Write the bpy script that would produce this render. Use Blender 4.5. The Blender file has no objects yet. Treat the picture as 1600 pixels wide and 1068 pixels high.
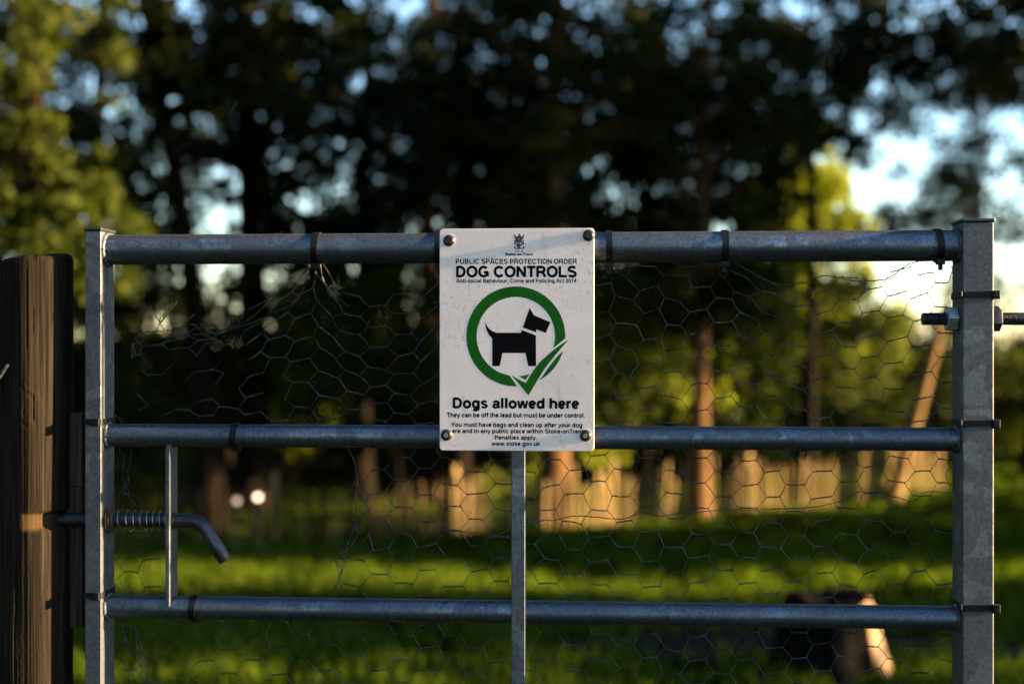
import bpy, bmesh, math, random
import numpy as np
from math import sin, cos, tan, pi, radians, sqrt, atan2

SC = bpy.context.scene
COL = SC.collection
# ------------------------------------------------------------------ camera
CAM_H = 1.05                      # eye height above the ground at the gate
FPX = 2000.0                      # focal length in photo pixels (45 mm lens, 1600 px wide)
GATE_D = 1.75                     # distance to the gate
YAW = math.atan(0.067)            # the hinge end of the gate stands a little nearer
cam_data = bpy.data.cameras.new('camera')
cam = bpy.data.objects.new('camera', cam_data)
COL.objects.link(cam)
SC.camera = cam
cam.location = (0, 0, CAM_H)
cam.rotation_euler = (radians(90), 0, 0)
cam_data.sensor_width = 36.0
cam_data.lens = 45.0
cam_data.clip_start = 0.05
cam_data.clip_end = 2000
cam_data.dof.use_dof = True
cam_data.dof.focus_distance = 1.735
cam_data.dof.aperture_fstop = 2.2

# ------------------------------------------------------------------ sky and sun
SUN_EL, SUN_A = radians(10.5), radians(4.55)      # low evening sun from the right, a little behind the camera
world = bpy.data.worlds.new('World')
SC.world = world
world.use_nodes = True
wn = world.node_tree
bg = wn.nodes['Background']
sky = wn.nodes.new('ShaderNodeTexSky')
sky.sky_type = 'NISHITA'
sky.sun_disc = False
sky.sun_elevation = SUN_EL
sky.sun_rotation = radians(90) + SUN_A
sky.air_density = 1.0
sky.dust_density = 0.3
sky.ozone_density = 2.2
wn.links.new(sky.outputs[0], bg.inputs[0])
bg.inputs[1].default_value = 0.068
sun_data = bpy.data.lights.new('sun', 'SUN')
sun = bpy.data.objects.new('sun', sun_data)
COL.objects.link(sun)
sun_data.energy = 5.0
sun_data.angle = radians(0.55)
sun_data.color = (1.0, 0.71, 0.38)
# vector to the sun: right (+x), slightly towards the camera (-y), up
sun.rotation_euler = (radians(90) - SUN_EL, 0, radians(90) - SUN_A)

SC.view_settings.view_transform = 'Standard'
SC.view_settings.look = 'None'
SC.view_settings.exposure = 3.25
SC.view_settings.gamma = 1.0
SC.view_settings.use_curve_mapping = False
SC.render.engine = 'CYCLES'
SC.cycles.use_denoising = True
SC.cycles.max_bounces = 6
SC.cycles.diffuse_bounces = 3
SC.cycles.glossy_bounces = 3
SC.cycles.transmission_bounces = 3
SC.cycles.sample_clamp_indirect = 6.0

# ------------------------------------------------------------------ helpers
def new_obj(name, data, parent=None):
    o = bpy.data.objects.new(name, data)
    COL.objects.link(o)
    if parent is not None:
        o.parent = parent
    return o

def tag(o, label=None, cat=None, group=None, kind=None):
    if label: o['label'] = label
    if cat: o['category'] = cat
    if group: o['group'] = group
    if kind: o['kind'] = kind
    return o

def empty(name, loc=(0, 0, 0), rz=0.0, label=None, cat=None, group=None):
    o = new_obj(name, None)
    o.location = loc
    o.rotation_euler = (0, 0, rz)
    o.empty_display_size = 0.05
    return tag(o, label, cat, group)

class MB:
    """collects vertices and faces for one mesh object"""
    def __init__(self):
        self.v, self.f = [], []
    def add(self, vs, fs):
        b = len(self.v)
        self.v.extend([tuple(p) for p in vs])
        self.f.extend([tuple(i + b for i in f) for f in fs])
        return self
    def box(self, x0, x1, y0, y1, z0, z1):
        vs = [(x, y, z) for z in (z0, z1) for y in (y0, y1) for x in (x0, x1)]
        return self.add(vs, [(0, 2, 3, 1), (4, 5, 7, 6), (0, 1, 5, 4), (2, 6, 7, 3), (0, 4, 6, 2), (1, 3, 7, 5)])
    def tube(self, pts, rad, n=12, caps=True, flat=None):
        pts = [np.array(p, float) for p in pts]
        m = len(pts)
        if not hasattr(rad, '__len__'):
            rad = [rad] * m
        vs, fs = [], []
        up = None
        for i, p in enumerate(pts):
            d = pts[min(i + 1, m - 1)] - pts[max(i - 1, 0)]
            d = d / (np.linalg.norm(d) + 1e-12)
            if up is None:
                a = np.array((0, 0, 1.0)) if abs(d[2]) < .9 else np.array((1.0, 0, 0))
                up = a - d * a.dot(d)
            else:
                up = up - d * up.dot(d)
            up = up / (np.linalg.norm(up) + 1e-12)
            s = np.cross(d, up)
            for k in range(n):
                t = 2 * pi * k / n
                vs.append(p + rad[i] * (cos(t) * up + sin(t) * s))
        for i in range(m - 1):
            for k in range(n):
                a, b = i * n + k, i * n + (k + 1) % n
                fs.append((a, b, b + n, a + n))
        if caps:
            fs.append(tuple(range(n))[::-1])
            fs.append(tuple((m - 1) * n + k for k in range(n)))
        return self.add(vs, fs)
    def prism(self, poly, y0, y1):
        """polygon in x,z extruded from y0 (front) to y1"""
        n = len(poly)
        vs = [(x, y0, z) for x, z in poly] + [(x, y1, z) for x, z in poly]
        fs = [tuple(range(n)), tuple(range(2 * n - 1, n - 1, -1))]
        fs += [(i, i + n, (i + 1) % n + n, (i + 1) % n) for i in range(n)]
        return self.add(vs, fs)
    def mesh(self, name, mat, smooth=True, bevel=0.0, seg=2, fix=True):
        me = bpy.data.meshes.new(name)
        me.from_pydata(self.v, [], self.f)
        if fix or bevel:
            bm = bmesh.new()
            bm.from_mesh(me)
            if bevel:
                bmesh.ops.remove_doubles(bm, verts=bm.verts, dist=1e-6)
                es = [e for e in bm.edges if len(e.link_faces) == 2 and e.calc_face_angle(0) > radians(50)]
                bmesh.ops.bevel(bm, geom=es, offset=bevel, segments=seg, affect='EDGES', profile=0.6)
            bmesh.ops.recalc_face_normals(bm, faces=bm.faces)
            bm.to_mesh(me)
            bm.free()
        me.materials.append(mat)
        self.wn = bool(bevel)
        if smooth:
            me.polygons.foreach_set('use_smooth', [True] * len(me.polygons))
            try:
                me.set_sharp_from_angle(angle=radians(38))
            except Exception:
                pass
        return me
    def build(self, name, mat, parent=None, **k):
        o = new_obj(name, self.mesh(name, mat, **k), parent)
        if self.wn:
            wm = o.modifiers.new('weighted', 'WEIGHTED_NORMAL')
            wm.weight = 90
        return o

def np_mesh(name, V, F, mat, smooth=False):
    """V (n,3) array, F (m,k) array of one face size"""
    me = bpy.data.meshes.new(name)
    V = np.asarray(V, np.float32)
    F = np.asarray(F, np.int32)
    m, k = F.shape
    me.vertices.add(len(V))
    me.vertices.foreach_set('co', V.ravel())
    me.loops.add(m * k)
    me.loops.foreach_set('vertex_index', F.ravel())
    me.polygons.add(m)
    me.polygons.foreach_set('loop_start', np.arange(0, m * k, k, dtype=np.int32))
    me.polygons.foreach_set('loop_total', np.full(m, k, np.int32))
    if smooth:
        me.polygons.foreach_set('use_smooth', np.ones(m, bool))
    me.update(calc_edges=True)
    me.validate()
    me.materials.append(mat)
    return me

# ------------------------------------------------------------------ materials
def mat(name, col, rough=0.6, metal=0.0, spec=0.5):
    m = bpy.data.materials.new(name)
    m.use_nodes = True
    b = m.node_tree.nodes['Principled BSDF']
    b.inputs['Base Color'].default_value = (*col, 1)
    b.inputs['Roughness'].default_value = rough
    b.inputs['Metallic'].default_value = metal
    b.inputs['Specular IOR Level'].default_value = spec
    return m

class NT:
    def __init__(self, m):
        self.m, self.t = m, m.node_tree
        self.b = self.t.nodes['Principled BSDF']
    def n(self, typ, **k):
        nd = self.t.nodes.new(typ)
        for a, v in k.items():
            setattr(nd, a, v)
        return nd
    def l(self, a, b):
        self.t.links.new(a, b)
    def coords(self, scale=(1, 1, 1), kind='Object', loc=(0, 0, 0)):
        tc = self.n('ShaderNodeTexCoord')
        mp = self.n('ShaderNodeMapping')
        mp.inputs['Scale'].default_value = scale
        mp.inputs['Location'].default_value = loc
        self.l(tc.outputs[kind], mp.inputs[0])
        return mp.outputs[0]
    def noise(self, vec, scale, detail=4, rough=0.55, dist=0.0):
        nd = self.n('ShaderNodeTexNoise')
        nd.inputs['Scale'].default_value = scale
        nd.inputs['Detail'].default_value = detail
        nd.inputs['Roughness'].default_value = rough
        nd.inputs['Distortion'].default_value = dist
        self.l(vec, nd.inputs['Vector'])
        return nd.outputs['Fac']
    def ramp(self, fac, stops):
        nd = self.n('ShaderNodeValToRGB')
        r = nd.color_ramp
        while len(r.elements) < len(stops):
            r.elements.new(0.5)
        for e, (p, c) in zip(r.elements, stops):
            e.position = p
            e.color = (*c, 1) if len(c) == 3 else c
        self.l(fac, nd.inputs[0])
        return nd.outputs[0]
    def mix(self, fac, a, b, mode='MIX'):
        nd = self.n('ShaderNodeMix', data_type='RGBA', blend_type=mode)
        for v, s in ((fac, nd.inputs[0]), (a, nd.inputs[6]), (b, nd.inputs[7])):
            if isinstance(v, (int, float)):
                s.default_value = v
            elif isinstance(v, tuple):
                s.default_value = (*v, 1)
            else:
                self.l(v, s)
        return nd.outputs[2]
    def bump(self, h, strength=0.3, dist=0.002):
        nd = self.n('ShaderNodeBump')
        nd.inputs['Strength'].default_value = strength
        nd.inputs['Distance'].default_value = dist
        self.l(h, nd.inputs['Height'])
        self.l(nd.outputs[0], self.b.inputs['Normal'])

def g3(v):
    return (v, v, v)

def galvanised(name, c0, c1, rough=0.42, metal=0.75, seed=0.0):
    m = mat(name, c0, rough, metal)
    t = NT(m)
    co = t.coords(loc=(seed, seed * 1.7, seed * 0.6))
    warp = t.noise(co, 30, 3)
    # broad zinc spangle patches with sharp borders
    vo = t.n('ShaderNodeTexVoronoi', feature='F1')
    vo.inputs['Scale'].default_value = 48
    vo.inputs['Randomness'].default_value = 0.16
    wv = t.n('ShaderNodeVectorMath', operation='ADD')
    sc_ = t.n('ShaderNodeVectorMath', operation='SCALE')
    nz = t.n('ShaderNodeTexNoise')
    nz.inputs['Scale'].default_value = 22
    nz.inputs['Detail'].default_value = 0.16
    t.l(co, nz.inputs['Vector'])
    t.l(nz.outputs['Color'], sc_.inputs[0])
    sc_.inputs['Scale'].default_value = 0.045
    t.l(co, wv.inputs[0])
    t.l(sc_.outputs[0], wv.inputs[1])
    t.l(wv.outputs[0], vo.inputs['Vector'])
    sep = t.n('ShaderNodeSeparateColor')
    t.l(vo.outputs['Color'], sep.inputs[0])
    patch = t.ramp(sep.outputs[0], [(0.0, g3(0)), (0.58, g3(0.15)), (0.68, g3(0.6)), (1.0, g3(0.85))])
    broad = t.noise(co, 7, 3)
    msk = t.ramp(broad, [(0.42, g3(0)), (0.58, g3(1))])
    pm = t.mix(1.0, patch, msk, 'MULTIPLY')
    fine = t.noise(co, 240, 5, 0.7)
    base = t.mix(pm, c0, c1)
    grime = t.ramp(fine, [(0.35, g3(0.6)), (0.62, g3(1.2))])
    base = t.mix(1.0, base, grime, 'MULTIPLY')
    stain = t.noise(t.coords((1, 1, 0.22), loc=(3 + seed, 1, 2)), 46, 5, 0.65)
    base = t.mix(t.ramp(stain, [(0.52, g3(0)), (0.72, g3(0.55))]), base, (0.10, 0.095, 0.09))
    t.l(base, t.b.inputs['Base Color'])
    t.l(t.ramp(t.mix(0.5, pm, warp), [(0.2, g3(rough + .14)), (0.8, g3(rough - .08))]), t.b.inputs['Roughness'])
    t.bump(fine, 0.25, 0.0006)
    return m

M = {}
M['rail'] = galvanised('galvanised_rail', (0.09, 0.108, 0.14), (0.18, 0.205, 0.245), 0.40, 0.88, 0.0)
M['stile'] = galvanised('galvanised_stile', (0.070, 0.080, 0.095), (0.14, 0.152, 0.17), 0.50, 0.55, 4.3)
M['zinc'] = galvanised('zinc_nut', (0.42, 0.45, 0.48), (0.55, 0.57, 0.6), 0.35, 0.8, 8.0)
M['dark_steel'] = galvanised('dark_steel', (0.035, 0.038, 0.05), (0.06, 0.065, 0.08), 0.38, 0.75, 2.0)
M['spring'] = mat('spring_steel', (0.2, 0.2, 0.2), 0.35, 1.0)
m = mat('rusty_washer', (0.05, 0.03, 0.02), 0.8, 0.2); t = NT(m)
t.l(t.ramp(t.noise(t.coords(), 160, 4), [(0.35, (0.02, 0.017, 0.016)), (0.65, (0.10, 0.045, 0.022))]), t.b.inputs['Base Color'])
M['rust'] = m
M['cap'] = mat('black_plastic_cap', (0.012, 0.013, 0.018), 0.45)
M['tie'] = mat('black_nylon_tie', (0.004, 0.004, 0.006), 0.5, 0, 0.2)
m = mat('bolt_head', (0.035, 0.035, 0.04), 0.34, 0.35); t = NT(m)
t.l(t.ramp(t.noise(t.coords(), 400, 3), [(0.3, g3(0.008)), (0.7, g3(0.022))]), t.b.inputs['Base Color'])
M['bolt'] = m
M['washer'] = mat('bright_washer', (0.5, 0.5, 0.52), 0.4, 0.8)
m = mat('netting_wire', (0.10, 0.10, 0.10), 0.55, 0.5); t = NT(m)
t.l(t.ramp(t.noise(t.coords(), 60, 3), [(0.35, (0.016, 0.014, 0.013)), (0.7, (0.10, 0.098, 0.096))]), t.b.inputs['Base Color'])
M['wire'] = m

# sign
m = mat('sign_enamel', (0.74, 0.71, 0.69), 0.42); t = NT(m)
co = t.coords()
blot = t.noise(co, 9, 5, 0.62)
grit = t.noise(co, 150, 5, 0.75)
c = t.mix(t.ramp(blot, [(0.42, g3(0)), (0.72, g3(0.45))]), (0.93, 0.75, 0.685), (0.63, 0.505, 0.455))
spots = t.mix(1.0, t.ramp(grit, [(0.53, g3(0)), (0.68, g3(0.9))]), t.ramp(t.noise(co, 14, 3), [(0.45, g3(0)), (0.62, g3(1))]), 'MULTIPLY')
c = t.mix(spots, c, (0.33, 0.30, 0.28))
scr = t.noise(t.coords((1.0, 1, 0.12)), 90, 3, 0.6, 0.6)
c = t.mix(t.ramp(scr, [(0.64, g3(0)), (0.74, g3(0.35))]), c, (0.36, 0.34, 0.32))
t.l(c, t.b.inputs['Base Color'])
t.l(t.ramp(blot, [(0.3, g3(0.36)), (0.7, g3(0.58))]), t.b.inputs['Roughness'])
M['sign'] = m
M['sign_edge'] = mat('sign_edge', (0.42, 0.40, 0.38), 0.6)
M['ink'] = mat('black_print', (0.004, 0.0035, 0.005), 0.8, 0, 0.05)
m = mat('green_print', (0.012, 0.125, 0.018), 0.7, 0, 0.08); t = NT(m)
t.l(t.ramp(t.noise(t.coords(), 40, 5, 0.7), [(0.35, (0.007, 0.088, 0.006)), (0.7, (0.011, 0.112, 0.011))]), t.b.inputs['Base Color'])
M['green'] = m
M['crest'] = mat('maroon_print', (0.045, 0.012, 0.03), 0.5)
M['crest_pale'] = mat('pale_print', (0.42, 0.36, 0.38), 0.5)

# wood
def wood(name, stops, gx=60, gz=2.2, bump=0.5, knots=False):
    m = mat(name, (0.2, 0.12, 0.07), 0.9, 0, 0.04)
    t = NT(m)
    co = t.coords((1, 1, gz / gx))
    grain = t.noise(co, gx, 6, 0.65, 0.5)
    fine = t.noise(t.coords((1, 1, 0.02)), 420, 3, 0.6)
    big = t.noise(t.coords((1, 1, 0.25)), 14, 3)
    c = t.ramp(grain, stops)
    c = t.mix(t.ramp(fine, [(0.35, g3(0.75)), (0.6, g3(0))]), c, tuple(x * 0.45 for x in stops[0][1]))
    c = t.mix(1.0, c, t.ramp(big, [(0.3, g3(0.62)), (0.7, g3(1.15))]), 'MULTIPLY')
    t.l(c, t.b.inputs['Base Color'])
    t.bump(t.mix(0.5, grain, fine), bump, 0.0015)
    return m, t, c
m, t, c = wood('weathered_post', [(0.28, (0.008, 0.006, 0.0045)), (0.5, (0.017, 0.0128, 0.009)), (0.75, (0.030, 0.024, 0.0175))], 150, 2.6, 0.3)
at = t.n('ShaderNodeAttribute', attribute_name='wear_and_sun')
sp = t.n('ShaderNodeSeparateColor')
t.l(at.outputs['Color'], sp.inputs[0])
c = t.mix(sp.outputs[0], c, (0.040, 0.024, 0.011))      # bare worn timber
c = t.mix(sp.outputs[1], c, (0.018, 0.011, 0.007))   # open cracks, knots and incisions
t.l(c, t.b.inputs['Base Color'])
M['post'] = m
M['batten'] = wood('brown_batten', [(0.3, (0.035, 0.022, 0.018)), (0.7, (0.095, 0.06, 0.046))], 50, 3)[0]
M['picket'] = wood('chestnut_paling', [(0.25, (0.22, 0.155, 0.055)), (0.5, (0.42, 0.31, 0.12)), (0.8, (0.54, 0.42, 0.19))], 40, 2)[0]
for nm, f in (('grey', .6), ('pale', 1.5), ('dark', .16)):  # the dark tone stands in for shade on the left stretch
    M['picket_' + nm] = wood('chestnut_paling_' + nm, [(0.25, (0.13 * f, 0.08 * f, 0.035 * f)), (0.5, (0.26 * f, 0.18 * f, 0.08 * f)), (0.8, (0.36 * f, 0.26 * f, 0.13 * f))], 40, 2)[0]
M['bark'] = wood('tree_bark', [(0.3, (0.005, 0.004, 0.003)), (0.5, (0.012, 0.008, 0.006)), (0.75, (0.024, 0.016, 0.010))], 16, 3, 1.0)[0]
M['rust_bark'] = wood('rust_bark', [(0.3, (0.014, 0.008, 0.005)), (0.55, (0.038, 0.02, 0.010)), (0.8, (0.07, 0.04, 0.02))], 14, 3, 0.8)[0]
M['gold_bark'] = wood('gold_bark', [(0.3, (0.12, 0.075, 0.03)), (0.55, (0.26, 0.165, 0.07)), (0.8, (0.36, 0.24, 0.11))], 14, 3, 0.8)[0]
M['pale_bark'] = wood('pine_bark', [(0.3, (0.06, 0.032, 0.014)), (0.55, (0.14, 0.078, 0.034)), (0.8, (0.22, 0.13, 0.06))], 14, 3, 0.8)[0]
m, t, c = wood('stump_wood', [(0.3, (0.003, 0.0026, 0.0026)), (0.55, (0.006, 0.005, 0.0045)), (0.8, (0.011, 0.009, 0.008))], 12, 2, 1.0)
at = t.n('ShaderNodeAttribute', attribute_name='wear_and_sun')
sp = t.n('ShaderNodeSeparateColor')
t.l(at.outputs['Color'], sp.inputs[0])
pale = t.ramp(t.noise(t.coords((1, 1, .2)), 14, 4), [(0.3, (0.26, 0.15, 0.08)), (0.7, (0.50, 0.32, 0.19))])  # pale tone paints sunlight onto the stump's right side
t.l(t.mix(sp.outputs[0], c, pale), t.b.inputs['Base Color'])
M['stump'] = m

def leaf_mat(name, lo, hi, trans, spec=0.05):
    m = bpy.data.materials.new(name)
    m.use_nodes = True
    t = NT(m)
    t.b.inputs['Roughness'].default_value = 0.65
    t.b.inputs['Specular IOR Level'].default_value = spec
    gi = t.n('ShaderNodeNewGeometry')
    rnd = t.ramp(gi.outputs['Random Per Island'], [(0.0, lo), (1.0, hi)])
    t.l(rnd, t.b.inputs['Base Color'])
    tr = t.n('ShaderNodeBsdfTranslucent')
    t.l(t.mix(1.0, rnd, trans, 'MULTIPLY'), tr.inputs['Color'])
    ad = t.n('ShaderNodeAddShader')
    out = t.t.nodes['Material Output']
    t.l(t.b.outputs[0], ad.inputs[0])
    t.l(tr.outputs[0], ad.inputs[1])
    t.l(ad.outputs[0], out.inputs['Surface'])
    return m
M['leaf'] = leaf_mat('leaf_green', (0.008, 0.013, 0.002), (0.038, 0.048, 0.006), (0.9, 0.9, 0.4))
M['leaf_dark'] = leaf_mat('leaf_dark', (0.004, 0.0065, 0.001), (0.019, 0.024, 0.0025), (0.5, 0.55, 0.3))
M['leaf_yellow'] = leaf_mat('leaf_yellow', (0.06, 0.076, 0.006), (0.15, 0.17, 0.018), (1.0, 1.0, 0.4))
M['grass'] = leaf_mat('grass_blade', (0.004, 0.009, 0.0008), (0.066, 0.094, 0.010), (0.9, 1.0, 0.3), 0.0)
M['straw'] = mat('dry_straw', (0.16, 0.10, 0.04), 0.7)

m = mat('turf', (0.03, 0.05, 0.01), 1.0, 0, 0.0); t = NT(m)
co = t.coords()
gn = t.noise(co, 3.0, 6, 0.7)
c = t.ramp(gn, [(0.3, (0.003, 0.004, 0.0012)), (0.55, (0.005, 0.0075, 0.002)), (0.8, (0.009, 0.012, 0.003))])
at = t.n('ShaderNodeAttribute', attribute_name='bare')
sp = t.n('ShaderNodeSeparateColor')
t.l(at.outputs['Color'], sp.inputs[0])
soil = t.ramp(t.noise(co, 9, 6, 0.7), [(0.3, (0.012, 0.010, 0.009)), (0.7, (0.035, 0.028, 0.024))])
edge = t.n('ShaderNodeMath', operation='ADD')
t.l(sp.outputs[0], edge.inputs[0])
hn = t.ramp(t.noise(co, 5, 4), [(0.3, g3(0)), (0.7, g3(0.5))])
t.l(hn, edge.inputs[1])
c = t.mix(t.ramp(edge.outputs[0], [(0.55, g3(0)), (0.85, g3(1))]), c, soil)
t.l(c, t.b.inputs['Base Color'])
t.bump(gn, 0.6, 0.05)
M['turf'] = m

# ------------------------------------------------------------------ the ground
def smooth(a, b, x):
    t = np.clip((x - a) / (b - a), 0, 1)
    return t * t * (3 - 2 * t)

def gz(x, y):
    """terrain height: falls away behind the gate, then levels out"""
    x = np.asarray(x, float); y = np.asarray(y, float)
    yy = np.clip(y - 1.0, 0, None)
    s = 16.5
    z = -0.094 * (yy - np.where(yy > s - 4, (np.clip(yy, s - 4, s + 4) - (s - 4)) ** 2 / 16.0 + np.clip(yy - s - 4, 0, None), 0))
    und = 0.05 * np.sin(x * 0.55 + 1.3) * np.sin(y * 0.43 + .4) + 0.035 * np.sin(x * 1.3 + y * .9)
    z = z + .036 * np.clip(x, 0, 8) * smooth(9, 18, y)
    return z + und * smooth(3, 7, np.abs(y) + np.abs(x) * .6) * (1 - smooth(40, 80, np.abs(y)))

def bare(x, y):
    """trodden soil round the stump"""
    d1 = ((x - 1.55) / 1.5) ** 2 + ((y - 6.6) / .75) ** 2
    d2 = ((x - 2.9) / 1.0) ** 2 + ((y - 5.9) / .7) ** 2
    return np.clip(1.25 - np.minimum(d1, d2), 0, 1)

def ground():
    xs = np.concatenate([[-600, -300, -150, -80, -50, -35, -26], np.linspace(-20, 24, 221), [30, 40, 60, 90, 160, 300, 600]])
    ys = np.concatenate([[-200, -80, -30, -12, -6, -3], np.linspace(-1, 32, 221), [36, 42, 50, 60, 80, 120, 200, 350, 700]])
    X, Y = np.meshgrid(xs, ys)
    Z = gz(X, Y)
    V = np.stack([X, Y, Z], -1).reshape(-1, 3)
    nx = len(xs)
    i, j = np.meshgrid(np.arange(nx - 1), np.arange(len(ys) - 1))
    a = (j * nx + i).ravel()
    me = np_mesh('ground', V, np.stack([a, a + 1, a + nx + 1, a + nx], 1), M['turf'], True)
    at = me.color_attributes.new('bare', 'FLOAT_COLOR', 'POINT')
    b = bare(V[:, 0], V[:, 1])
    at.data.foreach_set('color', np.stack([b, b, b, np.ones_like(b)], 1).astype(np.float32).ravel())
    return tag(new_obj('ground', me), kind='structure')
ground()

def grass():
    r = np.random.default_rng(5)
    n = 260000
    # more blades near, in tufts
    y = 2.3 + 21 * r.random(n) ** 1.25
    x = (r.random(n) - .5) * (1.15 * y + 3.0) + 0.4
    tuft = np.sin(x * 5.1 + np.sin(y * 3.3) * 2) * np.sin(y * 4.3 + np.sin(x * 2.7) * 2)
    keep = (r.random(n) < 0.55 + 0.45 * tuft) & (r.random(n) > bare(x, y) * 1.1)
    x, y, tuft = x[keep], y[keep], tuft[keep]
    n = len(x)
    z = gz(x, y)
    h = (0.045 + 0.055 * r.random(n)) * (1 + 0.6 * tuft)
    w = 0.005 + 0.006 * r.random(n)
    a = r.random(n) * 2 * pi
    lx, ly = np.cos(a), np.sin(a)
    b = r.random(n) * 2 * pi
    k = h * (0.2 + 0.7 * r.random(n))
    tx, ty = k * np.cos(b), k * np.sin(b)
    V = np.empty((n, 3, 3))
    V[:, 0] = np.stack([x - lx * w, y - ly * w, z - .004], 1)
    V[:, 1] = np.stack([x + lx * w, y + ly * w, z - .004], 1)
    V[:, 2] = np.stack([x + tx, y + ty, z + h], 1)
    F = np.arange(n * 3).reshape(n, 3)
    o = new_obj('grass', np_mesh('grass', V.reshape(-1, 3), F, M['grass']))
    tag(o, 'short rough green grass covering the lawn behind the gate', 'grass', kind='stuff')
grass()

# ------------------------------------------------------------------ gate frame of reference
cT, sT = cos(YAW), sin(YAW)
GATE_ORIGIN = (0.0, GATE_D, 0.0)
def G(px, py, y=0.0):
    """photo pixel -> x, z in the gate's own frame, on the plane at depth y behind the rail axes"""
    u, v = (px - 800) / FPX, (534 - py) / FPX
    t_ = (y + GATE_D * cT) / (u * sT + cT)
    X, Y, Z = t_ * u, t_, CAM_H + t_ * v
    return X * cT - (Y - GATE_D) * sT, Z
def G3(px, py, y=0.0):
    x, z = G(px, py, y)
    return (x, y, z)
def gate_empty(name, **k):
    return empty(name, GATE_ORIGIN, -YAW, **k)

gate = gate_empty('metal_gate', label='galvanised tubular steel gate with three visible rails and a spring bolt', cat='gate')

xl0, xl1 = G(133, 500, -.025)[0], G(157.5, 500, -.025)[0]
xr0, xr1 = G(1504, 500, -.025)[0], G(1553, 500, -.025)[0]
GB = 0.07                                       # bottom of the gate frame
ztl, ztr = G(140, 361, -.025)[1], G(1530, 347, -.025)[1]
zrail = [(G(800, 387)[1], .0208), (G(800, 682.5)[1], .0158), (G(800, 955)[1], .0156)]
zrail += [(0.33, .0156), (0.105, .0156)]
MB().box(xl0, xl1, -.025, .025, GB, ztl).build('stile', M['stile'], gate, bevel=.0010, seg=2)
MB().box(xr0, xr1, -.025, .025, GB, ztr).build('stile', M['stile'], gate, bevel=.0020, seg=3)
for (x0, x1, zt) in ((xl0, xl1, ztl), (xr0, xr1, ztr)):
    b = MB().box(x0 - .0015, x1 + .0015, -.0265, .0265, zt + .0002, zt + .0052)
    b.build('end_cap', M['cap'], gate, bevel=.0015)
rng = random.Random(3)
for i, (z, r) in enumerate(zrail):
    b = MB()
    b.tube([(xl1 - .001, 0, z), (xr0 + .001, 0, z)], r, 40)
    o = b.build('rail', M['rail'], gate)
    # lumpy weld beads where the tube meets the stiles
    for (xx, s) in ((xl1, 1), (xr0, -1)):
        w = MB()
        pts, rad = [], []
        for k in range(41):
            a = 2 * pi * k / 40
            pts.append((xx + s * .0016, (r + .0006) * cos(a), z + (r + .0006) * sin(a)))
            rad.append(.0022 + .0007 * sin(k * 2.3) + .0005 * rng.random())
        w.tube(pts, rad, 8, caps=False)
        w.build('weld', M['stile'], o)
# middle upright, notched over the lower rails
xc0, xc1 = G(799, 900, -.019)[0], G(820.5, 900, -.019)[0]
MB().box(xc0, xc1, -.019, .004, GB + .02, G(800, 420, -.02)[1]).build('upright', M['rail'], gate, bevel=.0015)

# spring bolt: plate, bar, coil
xb = G(268, 812, 0)[0]
plate = MB()
zp0, zp1 = G(268, 944)[1], G(268, 694)[1]
plate.add(*(lambda x0, x1: ([(x, y, z) for x in (x0, x1) for (y, z) in
      ((-.017, zp0), (.017, zp0), (.017, zp1 - .002), (.010, zp1 + .0045), (-.008, zp1 + .0045), (-.017, zp1 - .005))],
      [tuple(range(6)), tuple(range(11, 5, -1))] + [(i, i + 6, (i + 1) % 6 + 6, (i + 1) % 6) for i in range(6)]))(xb - .003, xb + .003))
plate.build('latch_plate', M['stile'], gate, bevel=.001)
zb = G(200, 812)[1]
bolt_r = .0094
pts, rad = [], []
xs0 = G(74, 812)[0]
for k in range(7):                                  # rounded tip
    a = pi / 2 * k / 6
    pts.append((xs0 + .008 * (1 - cos(a)), 0, zb)); rad.append(max(bolt_r * sin(a), .0012))
x_bend = G(296, 812)[0]
pts.append((x_bend - .004, 0, zb)); rad.append(bolt_r)
bx, bz = x_bend, zb
ex, ez = G(347, 879)
ang = atan2(ez - (zb - .006), ex - (x_bend + .013))
for k in range(1, 9):
    a = ang * k / 8
    bx += .0036 * cos(a - ang / 16); bz += .0036 * sin(a - ang / 16)
    pts.append((bx, 0, bz)); rad.append(bolt_r)
L = math.hypot(ex - bx, ez - bz)
for k in (0.5, 0.96):
    pts.append((bx + cos(ang) * L * k, 0, bz + sin(ang) * L * k)); rad.append(bolt_r)
pts.append((bx + cos(ang) * L, 0, bz + sin(ang) * L)); rad.append(bolt_r - .0012)
bolt = MB().tube(pts, rad, 28).build('latch_bolt', M['dark_steel'], gate)
xw = G(172, 812)[0]
sp_pts = []
x0, x1 = G(183, 812)[0], xb - .0035
nt, tw = 7.5, 0
for k in range(int(nt * 28) + 1):
    f = k / (nt * 28)
    a = 2 * pi * nt * f + .6
    xf = f ** 0.86
    sp_pts.append((x0 + (x1 - x0) * xf, .0135 * cos(a), zb - .001 + .0142 * sin(a)))
MB().tube(sp_pts, .00085, 8).build('spring', M['spring'], bolt)
for (xx, rr, ww) in ((xl1 + .0022, .0185, .003), (xl1 + .0058, .0170, .0026), (xl1 + .0095, .0150, .004)):
    MB().tube([(xx - ww / 2, 0, zb), (xx + ww / 2, 0, zb)], rr, 28).build('washer', M['rust'], bolt, bevel=.0006)
MB().tube([(xb + .0032, 0, zb), (xb + .0062, 0, zb)], .0118, 28).build('collar', M['dark_steel'], bolt, bevel=.0005)

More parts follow.
